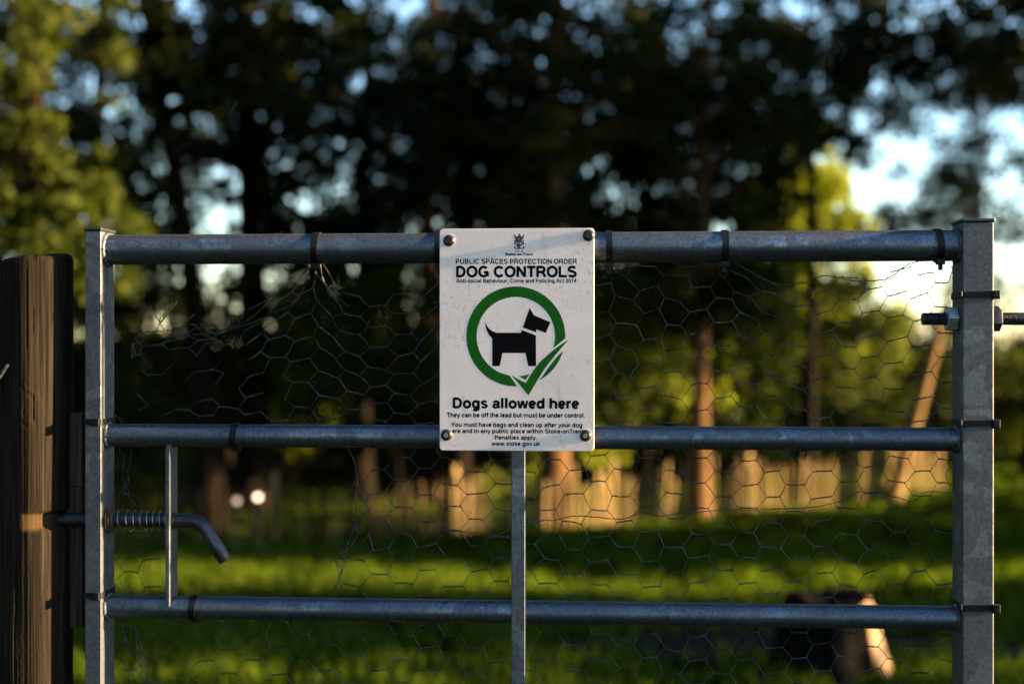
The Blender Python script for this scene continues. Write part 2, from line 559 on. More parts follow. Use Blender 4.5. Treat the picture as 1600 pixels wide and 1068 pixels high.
# hinge bolt through the right stile
zh = G(1520, 498)[1]
def thread(b, x0, x1, r, pitch=.0022):
    n = int((x1 - x0) / pitch)
    pts, rad = [], []
    for k in range(n):
        for f, q in ((0, .86), (.5, 1.0)):
            pts.append((x0 + (k + f) * pitch, 0, zh)); rad.append(r * q)
    pts.append((x0 + n * pitch, 0, zh)); rad.append(r * .86)
    return b.tube(pts, rad, 28)
hx0, hx1, hx2 = G(1441, 498)[0], G(1588, 498)[0], G(1588, 498)[0] + .115
hr = .0086
b = MB()
thread(b, hx0, hx1, hr)
b.tube([(hx1 - .002, 0, zh), (hx2, 0, zh)], hr * .98, 28)
hb = b.build('hinge_bolt', M['dark_steel'], gate)
def nut(xa, xb_, R, rot, mt):
    pts = [(xa, R * .90), (xa + .0015, R), (xb_ - .0015, R), (xb_, R * .90)]
    vs, fs = [], []
    for x, r in pts:
        for k in range(6):
            a = rot + pi / 3 * k
            vs.append((x, r * cos(a), zh + r * sin(a)))
    for i in range(3):
        for k in range(6):
            fs.append((i * 6 + k, i * 6 + (k + 1) % 6, (i + 1) * 6 + (k + 1) % 6, (i + 1) * 6 + k))
    fs += [tuple(range(5, -1, -1)), tuple(range(18, 24))]
    MB().add(vs, fs).build('nut', mt, hb, bevel=.0008)
nut(xr0 - .0150, xr0 - .0003, .0168, radians(-4), M['zinc'])
nut(xr1 + .0003, xr1 + .0152, .0172, radians(22), M['dark_steel'])

# ------------------------------------------------------------------ cable ties
def tie_on_rail(px, ri, lab, head=(-.3, -1.0), tail=False, tilt=0.0):
    z, r = zrail[ri]
    x = G(px, 534 - (z - CAM_H) * FPX / 1.75, -r)[0]
    root = gate_empty('cable_tie', label=lab, cat='cable tie', group='black cable ties holding the netting to the gate')
    R = r + .0008
    w, th = .0044, .0013
    prof = [(-w, 0), (w, 0), (w, th), (-w, th)]
    N = 40
    vs, fs = [], []
    for k in range(N):
        a = 2 * pi * k / N
        for (dx, dr) in prof:
            vs.append((x + dx + tilt * sin(a), (R + dr) * cos(a), z + (R + dr) * sin(a)))
    for k in range(N):
        for q in range(4):
            a0, a1 = k * 4 + q, k * 4 + (q + 1) % 4
            b0, b1 = ((k + 1) % N) * 4 + q, ((k + 1) % N) * 4 + (q + 1) % 4
            fs.append((a0, a1, b1, b0))
    MB().add(vs, fs).build('strap', M['tie'], root)
    a = atan2(head[1], head[0])
    hy, hz = (R + .0035) * cos(a), z + (R + .0035) * sin(a)
    xh = x + tilt * sin(a)
    MB().box(xh - .0058, xh + .0058, hy - .0045, hy + .0045, hz - .0035, hz + .0042).build('head', M['tie'], root, bevel=.001)
    if tail:
        MB().box(xh - .003, xh + .003, hy - .0012, hy + .0006, hz - .011, hz - .0030).build('tail', M['tie'], root)
def tie_on_stile(py, side, lab, headside):
    x0, x1 = ((xl0, xl1), (xr0, xr1))[side]
    px = (145, 1528)[side]
    z = G(px, py, -.025)[1]
    root = gate_empty('cable_tie', label=lab, cat='cable tie', group='black cable ties holding the netting to the gate')
    w, th = .0042, .0013
    e = .0006
    a, bb, c_, d = x0 - e, x1 + e, -.025 - e, .025 + e
    N = 6
    loop = []
    rr = .003
    for (cx, cy, a0) in ((bb - rr, d - rr, 0), (a + rr, d - rr, 90), (a + rr, c_ + rr, 180), (bb - rr, c_ + rr, 270)):
        for k in range(N):
            q = radians(a0 + 90 * k / (N - 1))
            loop.append((cx + rr * cos(q), cy + rr * sin(q), cos(q), sin(q)))
    vs, fs = [], []
    dz = .0016 * (1 if side else -1)
    n = len(loop)
    for (X, Y, nx, ny) in loop:
        zz = z + dz * (X - (x0 + x1) / 2) / .02 * .4
        for (dr, h) in ((0, -w), (th, -w), (th, w), (0, w)):
            vs.append((X + nx * dr, Y + ny * dr, zz + h))
    for k in range(n):
        for q in range(4):
            fs.append((k * 4 + q, k * 4 + (q + 1) % 4, ((k + 1) % n) * 4 + (q + 1) % 4, ((k + 1) % n) * 4 + q))
    MB().add(vs, fs).build('strap', M['tie'], root)
    if headside == 'right':
        MB().box(x1 - .003, x1 + .0068, -.031, -.0235, z - .006, z + .0052).build('head', M['tie'], root, bevel=.001)
    else:
        xm = (x0 + x1) / 2 + .005
        MB().box(xm - .0055, xm + .0055, -.031, -.0264, z - .0058, z + .0052).build('head', M['tie'], root, bevel=.001)
    if headside == 'right':
        MB().box(x0 - .0055, x0 - .0008, -.028, -.019, z - .0045, z + .0045).build('tail', M['tie'], root, bevel=.001)
tie_on_rail(490, 0, 'black cable tie round the top rail halfway between left stile and sign', (-.2, -1), False, .001)
tie_on_rail(683.5, 0, 'black cable tie on the top rail, half hidden by the sign\'s left edge', (-.2, -1), True)
tie_on_rail(952, 0, 'black cable tie on the top rail just right of the sign', (-.2, -1), True, -.0006)
tie_on_rail(1134, 0, 'black cable tie on the top rail midway between sign and right stile', (-.3, -1), True, .0004)
tie_on_rail(1471, 0, 'black cable tie on the top rail beside the right stile', (-.5, -1), True, -.0012)
tie_on_rail(363, 1, 'black cable tie round the middle rail, right of the spring bolt plate', (.4, -1), False, .001)
tie_on_rail(299, 2, 'black cable tie round the lowest visible rail near the spring bolt', (.4, -1), False, .0006)
tie_on_stile(659, 0, 'black cable tie round the left stile at the middle rail', 'mid')
tie_on_stile(930, 0, 'black cable tie round the left stile at the lowest visible rail', 'mid')
tie_on_stile(460, 1, 'black cable tie round the right stile just above the hinge bolt', 'right')
tie_on_stile(661, 1, 'black cable tie round the right stile at the middle rail', 'right')
tie_on_stile(949, 1, 'black cable tie round the right stile at the lowest visible rail', 'right')

# ------------------------------------------------------------------ wire netting
def netting():
    r = np.random.default_rng(11)
    b = MB()
    PX, PY, FL = 38.6, 39.2, 25.5        # column pitch, cell height, twisted length (photo px)
    NY = .0235
    def wob(x, y):
        return (2.6 * sin(x * .021 + y * .013) + 2.2 * sin(x * .047 - y * .031 + 1) + 1.4 * sin(y * .06 + x * .015),
                2.8 * sin(x * .017 - y * .019 + 2) + 2.0 * sin(x * .043 + y * .037) + 1.2 * sin(x * .09))
    def sag(x):
        """top edge of the netting hangs between the ties"""
        ks = [(150, 500), (230, 520), (330, 512), (380, 490), (430, 448), (485, 410), (500, 408), (535, 455), (600, 470), (660, 455), (690, 412), (800, 420), (900, 415), (952, 404), (1000, 418), (1075, 415), (1134, 404), (1170, 424), (1225, 447), (1290, 432), (1370, 438), (1420, 414), (1471, 400), (1500, 405)]
        for (a, ya), (c, yc) in zip(ks, ks[1:]):
            if a <= x <= c:
                return ya + (yc - ya) * (x - a) / (c - a)
        return 410
    def torn(x, y):
        if 176 < x < 545 and 700 < y < 940:      # the hole behind the spring bolt
            edge = 562 - max(0, (y - 790)) * .32 if y > 700 else 562
            if x > 230 or y < 760:
                return x < edge - 4 and not (x < 262 and y > 835)
        if 520 < x < 575 and 700 < y < 735:
            return True
        if x < 262 and y < 640 and x < 205 + (y - 480) * .05:
            return True
        if x < 430 and 545 < y < 690:             # frayed patch above the middle rail
            return math.sin(x * 12.9 + y * 7.3) > -.1 + (x - 430) * -.0006
        if x < 300 and 965 < y:
            return math.sin(x * 12.9 + y * 7.3) > .2
        return False
    nodes = {}
    def node(i, j, s):
        """ends of the twist (i column, j half row); s=-1 left, +1 right"""
        x = 165 + i * PX + s * FL / 2
        y = 402 + j * PY + (PY / 2 if i % 2 else 0)
        key = (i, j, s)
        if key not in nodes:
            dx, dy = wob(x, y)
            dx += r.normal(0, 1.3); dy += r.normal(0, 1.3)
            t_ = sag(min(max(x, 151), 1499))
            # squeeze the upper rows below the hanging edge
            d = y - 402
            y2 = t_ + d * (1 - (t_ - 402) / 260) if d < 260 else y
            # bunch the cells towards the torn edge and towards the tie
            if 545 < x < 700 and 720 < y < 930:
                k = (700 - x) / 155
                x2 = x + 10 * k * sin((y - 720) / 210 * pi)
            else:
                x2 = x
            if y2 < 520:
                for tx in (492, 952, 1134, 1471):
                    k = math.exp(-((x - tx) / 55.) ** 2) * max(0, (470 - y2) / 75.) ** 1.0
                    x2 += (tx - x2) * min(.75, k)
            nodes[key] = (x2 + dx, y2 + dy, x, y)
        return nodes[key]
    def seg(p, q, rad, bend=0.0, twist=False):
        n = 5 if twist else 3
        P = []
        for k in range(n + 1):
            f = k / n
            w = sin(pi * f)
            P.append((p[0] + (q[0] - p[0]) * f + r.normal(0, .35) * (0 < k < n), p[1] + (q[1] - p[1]) * f + bend * w))
        pts = [(lambda g, dz: (g[0], NY + dz, g[1]))(G(px, py, NY), r.normal(0, .0012)) for px, py in P]
        rr = [rad * (1.0 + (.28 if k % 2 else -.18)) for k in range(n + 1)] if twist else rad
        b.tube(pts, rr, 4 if not twist else 5)
    ncol, nrow = 36, 24
    for i in range(-1, ncol):
        for j in range(-1, nrow):
            A, B = node(i, j, -1), node(i, j, 1)
            cx, cy = (A[2] + B[2]) / 2, (A[3] + B[3]) / 2
            def ok(n_):
                return 160 < n_[0] < 1500 and not torn(n_[0], n_[1])
            top = j == -1 or (j == 0 and i % 2 == 0 and False)
            if top:
                continue
            if ok(A) and ok(B):
                seg(A, B, .00088, r.normal(0, .6), True)
            # two slanted wires from each twist end to the neighbouring column
            for (n0, i2, s2) in ((A, i - 1, 1), (B, i + 1, -1)):
                for j2 in ((j - 1, j) if i % 2 == 0 else (j, j + 1)):
                    if j2 < 0:
                        continue
                    Cn = node(i2, j2, s2)
                    if i % 2 == 0 and ok(n0) and ok(Cn) and r.random() > .012:
                        seg(n0, Cn, .00050, r.normal(0, 1.0))
    def strand(P, rad=.00055, jit=.5):
        # a smoothed hand-bent wire
        Q = []
        for k in range(len(P) - 1):
            p0, p1, p2, p3 = P[max(k - 1, 0)], P[k], P[k + 1], P[min(k + 2, len(P) - 1)]
            for f in (0, .34, .67):
                Q.append(tuple(.5 * (2 * p1[c] + (p2[c] - p0[c]) * f + (2 * p0[c] - 5 * p1[c] + 4 * p2[c] - p3[c]) * f * f + (3 * p1[c] - p0[c] - 3 * p2[c] + p3[c]) * f ** 3) + r.normal(0, jit * .5) for c in (0, 1)))
        Q.append(P[-1])
        pts = [(lambda g, dz: (g[0], NY + dz, g[1]))(G(px, py, NY), r.normal(0, .0015)) for px, py in Q]
        b.tube(pts, rad * 1.1, 5)
    # selvedge along the top, torn ends, and the straining wire
    strand([(1500, 395), (1471, 405), (1420, 412), (1385, 436), (1330, 438), (1290, 430), (1262, 440), (1230, 447), (1195, 437), (1165, 420), (1136, 408), (1105, 412), (1075, 418), (1050, 410)], .00075)
    strand([(484, 410), (478, 440), (466, 466), (448, 480), (430, 487), (400, 502), (360, 515), (335, 525)], .0007)
    strand([(450, 447), (432, 458), (415, 475), (398, 492), (372, 508), (340, 521), (300, 522)], .0006)
    strand([(500, 405), (503, 432), (512, 452), (530, 468), (545, 478)], .0007)
    strand([(498, 402), (512, 425), (524, 448), (522, 462)], .0005)
    strand([(304, 490), (290, 505), (278, 520), (262, 533), (248, 541), (228, 540), (212, 536), (206, 545), (207, 560), (211, 551), (208, 538), (222, 533)], .0006)
    strand([(270, 515), (267, 522), (276, 530), (258, 534), (240, 540), (226, 552), (210, 554)], .0005)
    strand([(234, 478), (252, 508), (262, 516), (290, 508), (304, 508), (318, 522), (336, 528)], .0006)
    strand([(340, 536), (322, 537), (314, 548), (306, 556)], .00055)
    # ragged edge of the hole
    E1 = [(543, 700), (552, 716), (557, 748), (556, 790), (556, 812), (548, 838), (541, 852), (540, 868), (524, 872), (534, 890), (530, 905), (520, 925), (510, 940)]
    E2 = [(557, 744), (563, 768), (575, 788), (572, 800), (566, 806), (557, 822), (558, 835), (546, 856), (530, 866), (541, 874), (536, 888), (528, 902), (534, 912), (524, 932), (518, 942)]
    strand(E1, .00075); strand(E2, .00062)
    strand([(553, 752), (556, 760), (566, 755)], .0005); strand([(547, 824), (560, 832), (566, 815), (571, 800)], .0005)
    strand([(580, 830), (566, 846), (555, 851), (548, 845)], .0005)
    strand([(545, 828), (546, 842), (542, 855)], .0005); strand([(523, 873), (530, 898), (533, 917), (514, 938)], .0005)
    # wires bunched along the left stile
    strand([(186, 700), (194, 722), (191, 745), (198, 760), (204, 778), (216, 796), (226, 806)], .0005)
    strand([(205, 700), (203, 722), (197, 748), (186, 778), (182, 800)], .00045)
    strand([(196, 735), (202, 752), (194, 764), (200, 775)], .0004)
    strand([(232, 825), (236, 848), (250, 858), (260, 852), (262, 832), (256, 838), (250, 858)], .0006)
    strand([(186, 905), (206, 935), (240, 930)], .0004)
    for k in range(6):
        x = 182 + 5 * k
        strand([(x, 968 + k), (x + 6 + r.normal(0, 5), 985), (x + 14 + r.normal(0, 6), 1010), (x + 22 + r.normal(0, 7), 1030), (x + 28 + r.normal(0, 8), 1052), (x + 22 + r.normal(0, 10), 1075), (x + 30, 1100)], .00045, 2.5)
    strand([(250, 960), (268, 974), (290, 975), (295, 968)], .0006); strand([(320, 968), (345, 976), (362, 982), (355, 975)], .0006)
    strand([(1440, 1005), (1462, 1000), (1478, 992), (1490, 988)], .0005); strand([(1446, 1010), (1470, 1006), (1484, 998)], .00045)
    strand([(1481, 752), (1478, 738), (1486, 730), (1480, 722), (1488, 715)], .0005)
    strand([(690, 828), (735, 832), (770, 838), (800, 824), (835, 815), (862, 812), (905, 806), (938, 808), (970, 811), (1005, 800), (1030, 806), (1060, 801), (1090, 800), (1130, 795), (1180, 796), (1240, 794), (1280, 791), (1318, 780), (1345, 768), (1375, 775), (1400, 776), (1430, 783), (1448, 767), (1485, 770)], .0006, 1.0)
    o = b.build('wire_netting', M['wire'], None, fix=False)
    o.location = GATE_ORIGIN; o.rotation_euler = (0, 0, -YAW)
    tag(o, 'torn hexagonal chicken wire netting tied behind the rails of the gate', 'netting')
    # a dry grass seed head caught in the torn netting
    s = MB()
    def g(px, py): return (lambda q: (q[0], NY - .003, q[1]))(G(px, py, NY))
    s.tube([g(244, 520), g(250, 508), g(258, 494), g(270, 480)], .0006, 5)
    for k in range(9):
        f = k / 8
        cx, cy = 249 + 22 * f, 508 - 28 * f
        d = (-1) ** k
        s.tube([g(cx, cy), g(cx + 2 + 3 * d, cy - 6), g(cx + 5 + 2 * d, cy - 11)], [.0006, .0013, .0003], 5)
    q = s.build('seed_head', M['straw'])
    q.location = GATE_ORIGIN; q.rotation_euler = (0, 0, -YAW)
    tag(q, 'dry brown grass seed head caught in the torn netting near the left stile', 'seed head')
netting()

# ------------------------------------------------------------------ sign
SY = -.0265                                     # front face of the sign
sign = gate_empty('sign', label='white dog controls sign with green ring and black dog, bolted to the gate', cat='sign')
def rounded(x0, x1, z0, z1, r, n=6):
    P = []
    for (cx, cz, a0) in ((x1 - r, z1 - r, 0), (x0 + r, z1 - r, 90), (x0 + r, z0 + r, 180), (x1 - r, z0 + r, 270)):
        for k in range(n + 1):
            a = radians(a0 + 90 * k / n)
            P.append((cx + r * cos(a), cz + r * sin(a)))
    return P
sx0, sz1 = G(687, 357.5, SY); sx1, sz0 = G(928.5, 704.5, SY)
panel = MB().prism(rounded(sx0, sx1, sz0, sz1, .005), SY, SY + .003).build('panel', M['sign'], sign, bevel=.0005, seg=2)
b = MB()
P = rounded(sx0, sx1, sz0, sz1, .005)
Q = rounded(sx0 + .0012, sx1 - .0012, sz0 + .0012, sz1 - .0012, .004)
n = len(P)
def S(px, py, y=SY - .00004):
    x, z = G(px, py, SY)
    return (x, y, z)
def flat(poly, name, mt, lift=0.0, parent=None):
    """printed shape: polygon in photo pixels, laid on the face of the sign"""
    bm = bmesh.new()
    vs = [bm.verts.new(S(px, py, SY - .00004 - lift * .4)) for px, py in poly]
    es = [bm.edges.new((vs[i], vs[(i + 1) % len(vs)])) for i in range(len(vs))]
    bmesh.ops.triangle_fill(bm, edges=es, use_beauty=True, normal=(0, -1, 0))
    for f in bm.faces:
        if f.normal.y > 0:
            f.normal_flip()
    me = bpy.data.meshes.new(name)
    bm.to_mesh(me); bm.free()
    me.materials.append(mt)
    return new_obj(name, me, parent or sign)
def z8(P):
    return [(700 + x / 5.62, 440 + y / 5.62) for x, y in P]
def arc_px(cx, cy, rx, ry, a0, a1, n=40):
    return [(cx + rx * cos(radians(a0 + (a1 - a0) * k / n)), cy + ry * sin(radians(a0 + (a1 - a0) * k / n))) for k in range(n + 1)]
CX, CY = 806, 525.3
ring = arc_px(CX, CY, 77.3, 78.0, 2.2, -271.6, 72) + arc_px(CX, CY, 61.2, 61.6, -260.5, 17.5 - 0, 72)
flat(ring, 'green_ring', M['green'])
flat(arc_px(CX, CY, 77.3, 78.0, 16.5, 62, 16) + z8([(830, 830), (870, 770), (910, 716), (960, 655)]), 'ring_fragment', M['green'])
flat(z8([(620, 828), (670, 822), (718, 808), (681, 860)]), 'ring_fragment', M['green'])
flat(z8([(553, 815), (620, 857), (683, 888), (720, 826), (770, 750), (820, 692), (880, 638), (950, 580), (1010, 538), (1062, 507), (1010, 565), (950, 635), (890, 708), (840, 775), (800, 840), (750, 925), (706, 997), (650, 930), (600, 868)]), 'tick', M['green'])
flat(z8([(322, 345), (340, 382), (362, 412), (392, 434), (430, 447), (640, 447), (650, 423), (772, 470), (774, 740), (705, 740), (680, 625), (478, 625), (455, 740), (388, 740), (388, 498), (362, 468), (342, 432), (329, 390)]), 'dog_body', M['ink'])
flat(z8([(717, 228), (755, 293), (900, 355), (860, 450), (778, 418), (774, 444), (657, 402)]), 'dog_head', M['ink'])
# coat of arms: mantling, helm and crest, shield, supporters, scroll
def zc(P):
    return [(780 + x / 21.37, 355 + y / 21.37) for x, y in P]
crest = flat(zc([(560, 330), (620, 300), (680, 190), (720, 300), (780, 330), (770, 420), (790, 560), (740, 620), (690, 680), (620, 680), (560, 600), (530, 480)]), 'crest', M['crest'])
for s in (0, 1):
    def mx(P): return [((1330 - x) if s else x, y) for x, y in P]
    flat(zc(mx([(490, 290), (505, 235), (548, 240), (520, 285), (600, 310), (590, 400), (485, 380), (530, 345)])), 'mantling', M['crest'], .00002, crest)
    flat(zc(mx([(485, 430), (520, 420), (545, 500), (540, 600), (490, 550), (515, 490)])), 'supporter', M['crest'], .00002, crest)
    flat(zc(mx([(485, 640), (520, 630), (560, 690), (665, 680), (665, 725), (510, 725)])), 'scroll', M['crest'], .00002, crest)
flat(zc([(548, 505), (572, 500), (576, 560), (555, 565)]), 'charge', M['crest_pale'], .00005, crest)
flat(zc([(612, 500), (640, 500), (640, 570), (615, 565)]), 'charge', M['crest_pale'], .00005, crest)
flat(zc([(680, 500), (760, 500), (745, 570), (690, 575)]), 'charge', M['crest_pale'], .00005, crest)
flat(zc([(635, 370), (660, 365), (660, 410), (640, 412)]), 'charge', M['crest_pale'], .00005, crest)
flat(zc([(690, 620), (745, 610), (720, 670), (700, 660)]), 'charge', M['crest_pale'], .00005, crest)

# bold grotesque lettering drawn as strokes (cap height 1, centre lines)
h = .085
def el(cx, cy, rx, ry, a0, a1, n=16):
    return [(cx + rx * cos(radians(a0 + (a1 - a0) * k / n)), cy + ry * sin(radians(a0 + (a1 - a0) * k / n))) for k in range(n + 1)]
X1 = .74 - h
def bowl(cx, a0=0, a1=360, rx=.255, n=22):
    return el(cx, .37, rx, .37 - h + .01, a0, a1, n)
FONT = {
 'A': (1.0, [[(.08, 0), (.44, 1 - h * .5), (.56, 1 - h * .5), (.92, 0)], [(.25, .3), (.75, .3)]]),
 'B': (1.0, [[(.17, 0), (.17, 1)], [(.17, 1 - h), (.55, 1 - h)] + el(.55, .735, .21, .18, 90, -90, 8) + [(.17, .545)], [(.5, .545), (.58, .545)] + el(.58, .315, .24, .23, 90, -90, 8) + [(.17, h)]]),
 'C': (1.0, [el(.52, .5, .385, .5 - h + .01, 38, 322, 26)]),
 'D': (1.0, [[(.17, 0), (.17, 1)], [(.17, 1 - h), (.44, 1 - h)] + el(.44, .5, .385, .5 - h, 90, -90, 16) + [(.17, h)]]),
 'E': (.93, [[(.17, 0), (.17, 1)], [(.17, 1 - h), (.86, 1 - h)], [(.17, .53), (.8, .53)], [(.17, h), (.88, h)]]),
 'G': (1.08, [el(.54, .5, .39, .5 - h + .01, 42, 318, 26) + [(.9, .2), (.9, .44)], [(.57, .44), (.985, .44)]]),
 'I': (.39, [[(.195, 0), (.195, 1)]]),
 'L': (.85, [[(.17, 1), (.17, 0)], [(.17, h), (.81, h)]]),
 'N': (1.0, [[(.17, 0), (.17, 1)], [(.83, 0), (.83, 1)], [(.19, .94), (.81, .06)]]),
 'O': (1.08, [el(.54, .5, .40, .5 - h + .01, 0, 360, 32)]),
 'P': (.93, [[(.17, 0), (.17, 1)], [(.17, 1 - h), (.52, 1 - h)] + el(.52, .675, .255, .24, 90, -90, 10) + [(.17, .435)]]),
 'R': (1.0, [[(.17, 0), (.17, 1)], [(.17, 1 - h), (.56, 1 - h)] + el(.56, .69, .24, .225, 90, -90, 10) + [(.17, .465)], [(.5, .465), (.66, .40), (.76, .26), (.88, 0)]]),
 'S': (.93, [el(.465, .725, .30, .20, 22, 180, 10) + [(.18, .64), (.30, .56), (.64, .46), (.765, .36)] + el(.465, .285, .32, .21, 0, -155, 12)]),
 'T': (.85, [[(.425, 0), (.425, 1)], [(.03, 1 - h), (.82, 1 - h)]]),
 'U': (1.0, [[(.17, 1), (.17, .36)] + el(.5, .36, .33, .36 - h + .01, 180, 360, 14) + [(.83, 1)]]),
 'Y': (.93, [[(.06, 1), (.465, .42), (.87, 1)], [(.465, .45), (.465, 0)]]),
 'a': (.77, [[(.12, .53)] + el(.38, .50, .235, .165, 150, 10, 8) + [(.61, .2), (.68, .0)], [(.61, .42), (.3, .37)] + el(.27, .215, .14, .14, 110, 290, 8) + [(.45, .1), (.6, .23)]]),
 'b': (.85, [[(.16, 0), (.16, 1)], bowl(.44)]),
 'c': (.77, [bowl(.40, 42, 318, .26)]),
 'd': (.85, [[(.69, 0), (.69, 1)], bowl(.41)]),
 'e': (.77, [[(.14, .37), (.64, .37)], bowl(.39, 0, 318, .25)]),
 'f': (.46, [[(.2, 0), (.2, .8), (.27, .91), (.45, .92)], [(.02, .66), (.44, .66)]]),
 'g': (.85, [bowl(.41), [(.69, .74), (.69, 0)] + el(.42, -.02, .27, .17, 0, -150, 8)]),
 'h': (.85, [[(.16, 0), (.16, 1)], [(.16, .42)] + el(.42, .42, .26, .24, 150, 0, 8) + [(.68, 0)]]),
 'i': (.39, [[(.195, 0), (.195, .74)], [(.195, .83), (.195, 1)]]),
 'k': (.77, [[(.16, 0), (.16, 1)], [(.2, .26), (.66, .74)], [(.36, .44), (.7, 0)]]),
 'l': (.39, [[(.195, 0), (.195, 1)]]),
 'm': (1.24, [[(.16, 0), (.16, .74)], [(.16, .44)] + el(.39, .44, .23, .22, 150, 0, 8) + [(.62, 0)], [(.62, .44)] + el(.85, .44, .23, .22, 150, 0, 8) + [(1.08, 0)]]),
 'n': (.85, [[(.16, 0), (.16, .74)], [(.16, .42)] + el(.42, .42, .26, .24, 150, 0, 8) + [(.68, 0)]]),
 'o': (.85, [bowl(.425, 0, 360, .28)]),
 'p': (.85, [[(.16, -.28), (.16, .74)], bowl(.44)]),
 'r': (.54, [[(.16, 0), (.16, .74)], [(.16, .4), (.22, .56), (.34, .645), (.5, .65)]]),
 's': (.77, [el(.38, .53, .21, .135, 15, 180, 8) + [(.18, .47), (.28, .41), (.5, .34), (.61, .27)] + el(.38, .215, .235, .14, 0, -158, 8)]),
 't': (.46, [[(.2, .95), (.2, .16), (.27, .085), (.43, .085)], [(.02, .66), (.43, .66)]]),
 'u': (.85, [[(.16, .74), (.16, .32)] + el(.42, .32, .26, .24, 180, 330, 8), [(.69, 0), (.69, .74)]]),
 'v': (.77, [[(.09, .74), (.36, 0)], [(.41, 0), (.68, .74)]]),
 'w': (1.08, [[(.09, .74), (.28, 0)], [(.32, 0), (.52, .74)], [(.56, .74), (.76, 0)], [(.80, 0), (.99, .74)]]),
 'y': (.77, [[(.07, .74), (.40, .03)], [(.70, .74), (.40, -.06), (.30, -.19), (.12, -.20)]]),
 '.': (.39, [[(.195, 0), (.195, .18)]]),
 ',': (.39, [[(.195, .18), (.195, .02), (.13, -.17)]]),
 '-': (.46, [[(.06, .34), (.40, .34)]]),
 '0': (.77, [el(.385, .5, .26, .5 - h, 0, 360, 26)]),
 '1': (.77, [[(.44, 0), (.44, 1)], [(.14, .72), (.30, .80), (.42, .97)]]),
 '2': (.77, [el(.38, .70, .245, .215, 165, -40, 12) + [(.42, .40), (.22, .24), (.14, h)], [(.08, h), (.70, h)]]),
 '4': (.77, [[(.56, 0), (.56, 1)], [(.52, .95), (.1, .32)], [(.05, .29), (.74, .29)]]),
}
def ribbon(P, w):
    P = [np.array(p, float) for p in P]
    Q = [P[0]]
    for p in P[1:]:
        if np.linalg.norm(p - Q[-1]) > 1e-4:
            Q.append(p)
    P = Q
    closed = np.linalg.norm(P[0] - P[-1]) < 1e-3
    if closed:
        P = P[:-1]
    n = len(P)
    Lp, Rp = [], []
    for i in range(n):
        if closed:
            a, c_ = P[i - 1], P[(i + 1) % n]
        else:
            a, c_ = P[max(i - 1, 0)], P[min(i + 1, n - 1)]
        d1, d2 = P[i] - a, c_ - P[i]
        if np.linalg.norm(d1) < 1e-9: d1 = d2
        if np.linalg.norm(d2) < 1e-9: d2 = d1
        d1 = d1 / np.linalg.norm(d1); d2 = d2 / np.linalg.norm(d2)
        n1, n2 = np.array((-d1[1], d1[0])), np.array((-d2[1], d2[0]))
        mm = n1 + n2
        mm = mm / (np.linalg.norm(mm) + 1e-9)
        k = min(1 / max(mm.dot(n1), .35), 1.9)
        Lp.append(P[i] + mm * w / 2 * k); Rp.append(P[i] - mm * w / 2 * k)
    fs = [(i, i + 1, n + i + 1, n + i) for i in range(n - 1)]
    if closed:
        fs.append((n - 1, 0, n, 2 * n - 1))
    return Lp + Rp, fs
def text(body, x0, x1, top, base, weight=.185, tilt=0.0, name='lettering'):
    weight *= 1.26
    b = MB()
    pen, verts, faces, k = 0.0, [], [], 0
    for ch in body:
        if ch == ' ':
            pen += .39
            continue
        adv, strokes = FONT[ch]
        for si, st in enumerate(strokes):
            vs, fs = ribbon(st, weight * (.88 if ch in 'wvykmas' else 1))
            o_ = len(verts)
            verts += [(pen + v[0], v[1], si) for v in vs]
            faces += [tuple(i + o_ for i in f) for f in fs]
        pen += adv
    xs_ = [v[0] for v in verts]
    a, c_ = min(xs_), max(xs_)
    out = []
    for (x, y, si) in verts:
        f = (x - a) / (c_ - a)
        px = x0 + (x1 - x0) * f
        py = base - (base - top) * y + tilt * f
        out.append(S(px, py, SY - .00004 - .000008 * si))
    b.add(out, faces)
    me = bpy.data.meshes.new(name)
    me.from_pydata(b.v, [], b.f)
    me.materials.append(M['ink'])
    bm = bmesh.new(); bm.from_mesh(me)
    for f in bm.faces:
        f.normal_update()
        if f.normal.y > 0:
            f.normal_flip()
    bm.to_mesh(me); bm.free()
    return new_obj(name, me, sign)
text('City of', 804, 817.3, 390.8, 393.9, .13)
text('Stoke-on-Trent', 789.1, 832.3, 395.2, 398.9, .25)
text('PUBLIC SPACES PROTECTION ORDER', 712.1, 901.5, 404.3, 412.1, .175)
text('DOG CONTROLS', 712.5, 901.5, 415.6, 432.8, .2)
text('Anti-social Behaviour, Crime and Policing Act 2014', 712.9, 900.6, 435.5, 441.4, .19)
text('Dogs allowed here', 707.3, 905.3, 620.9, 637.2, .205, .9)
text('They can be off the lead but must be under control.', 698.3, 914, 644.2, 651.3, .2, .8)
text('You must have bags and clean up after your dog', 704.6, 909.8, 659.2, 666.2, .2, .9)
text('here and in any public place within Stoke-onTrent', 700.9, 911.6, 669.3, 675.9, .2, .8)
text('Penalties apply.', 772.9, 839, 679.6, 686.1, .2, .3)
text('www.stoke.gov.uk', 767.8, 844.1, 689.2, 695.6, .2, .3)

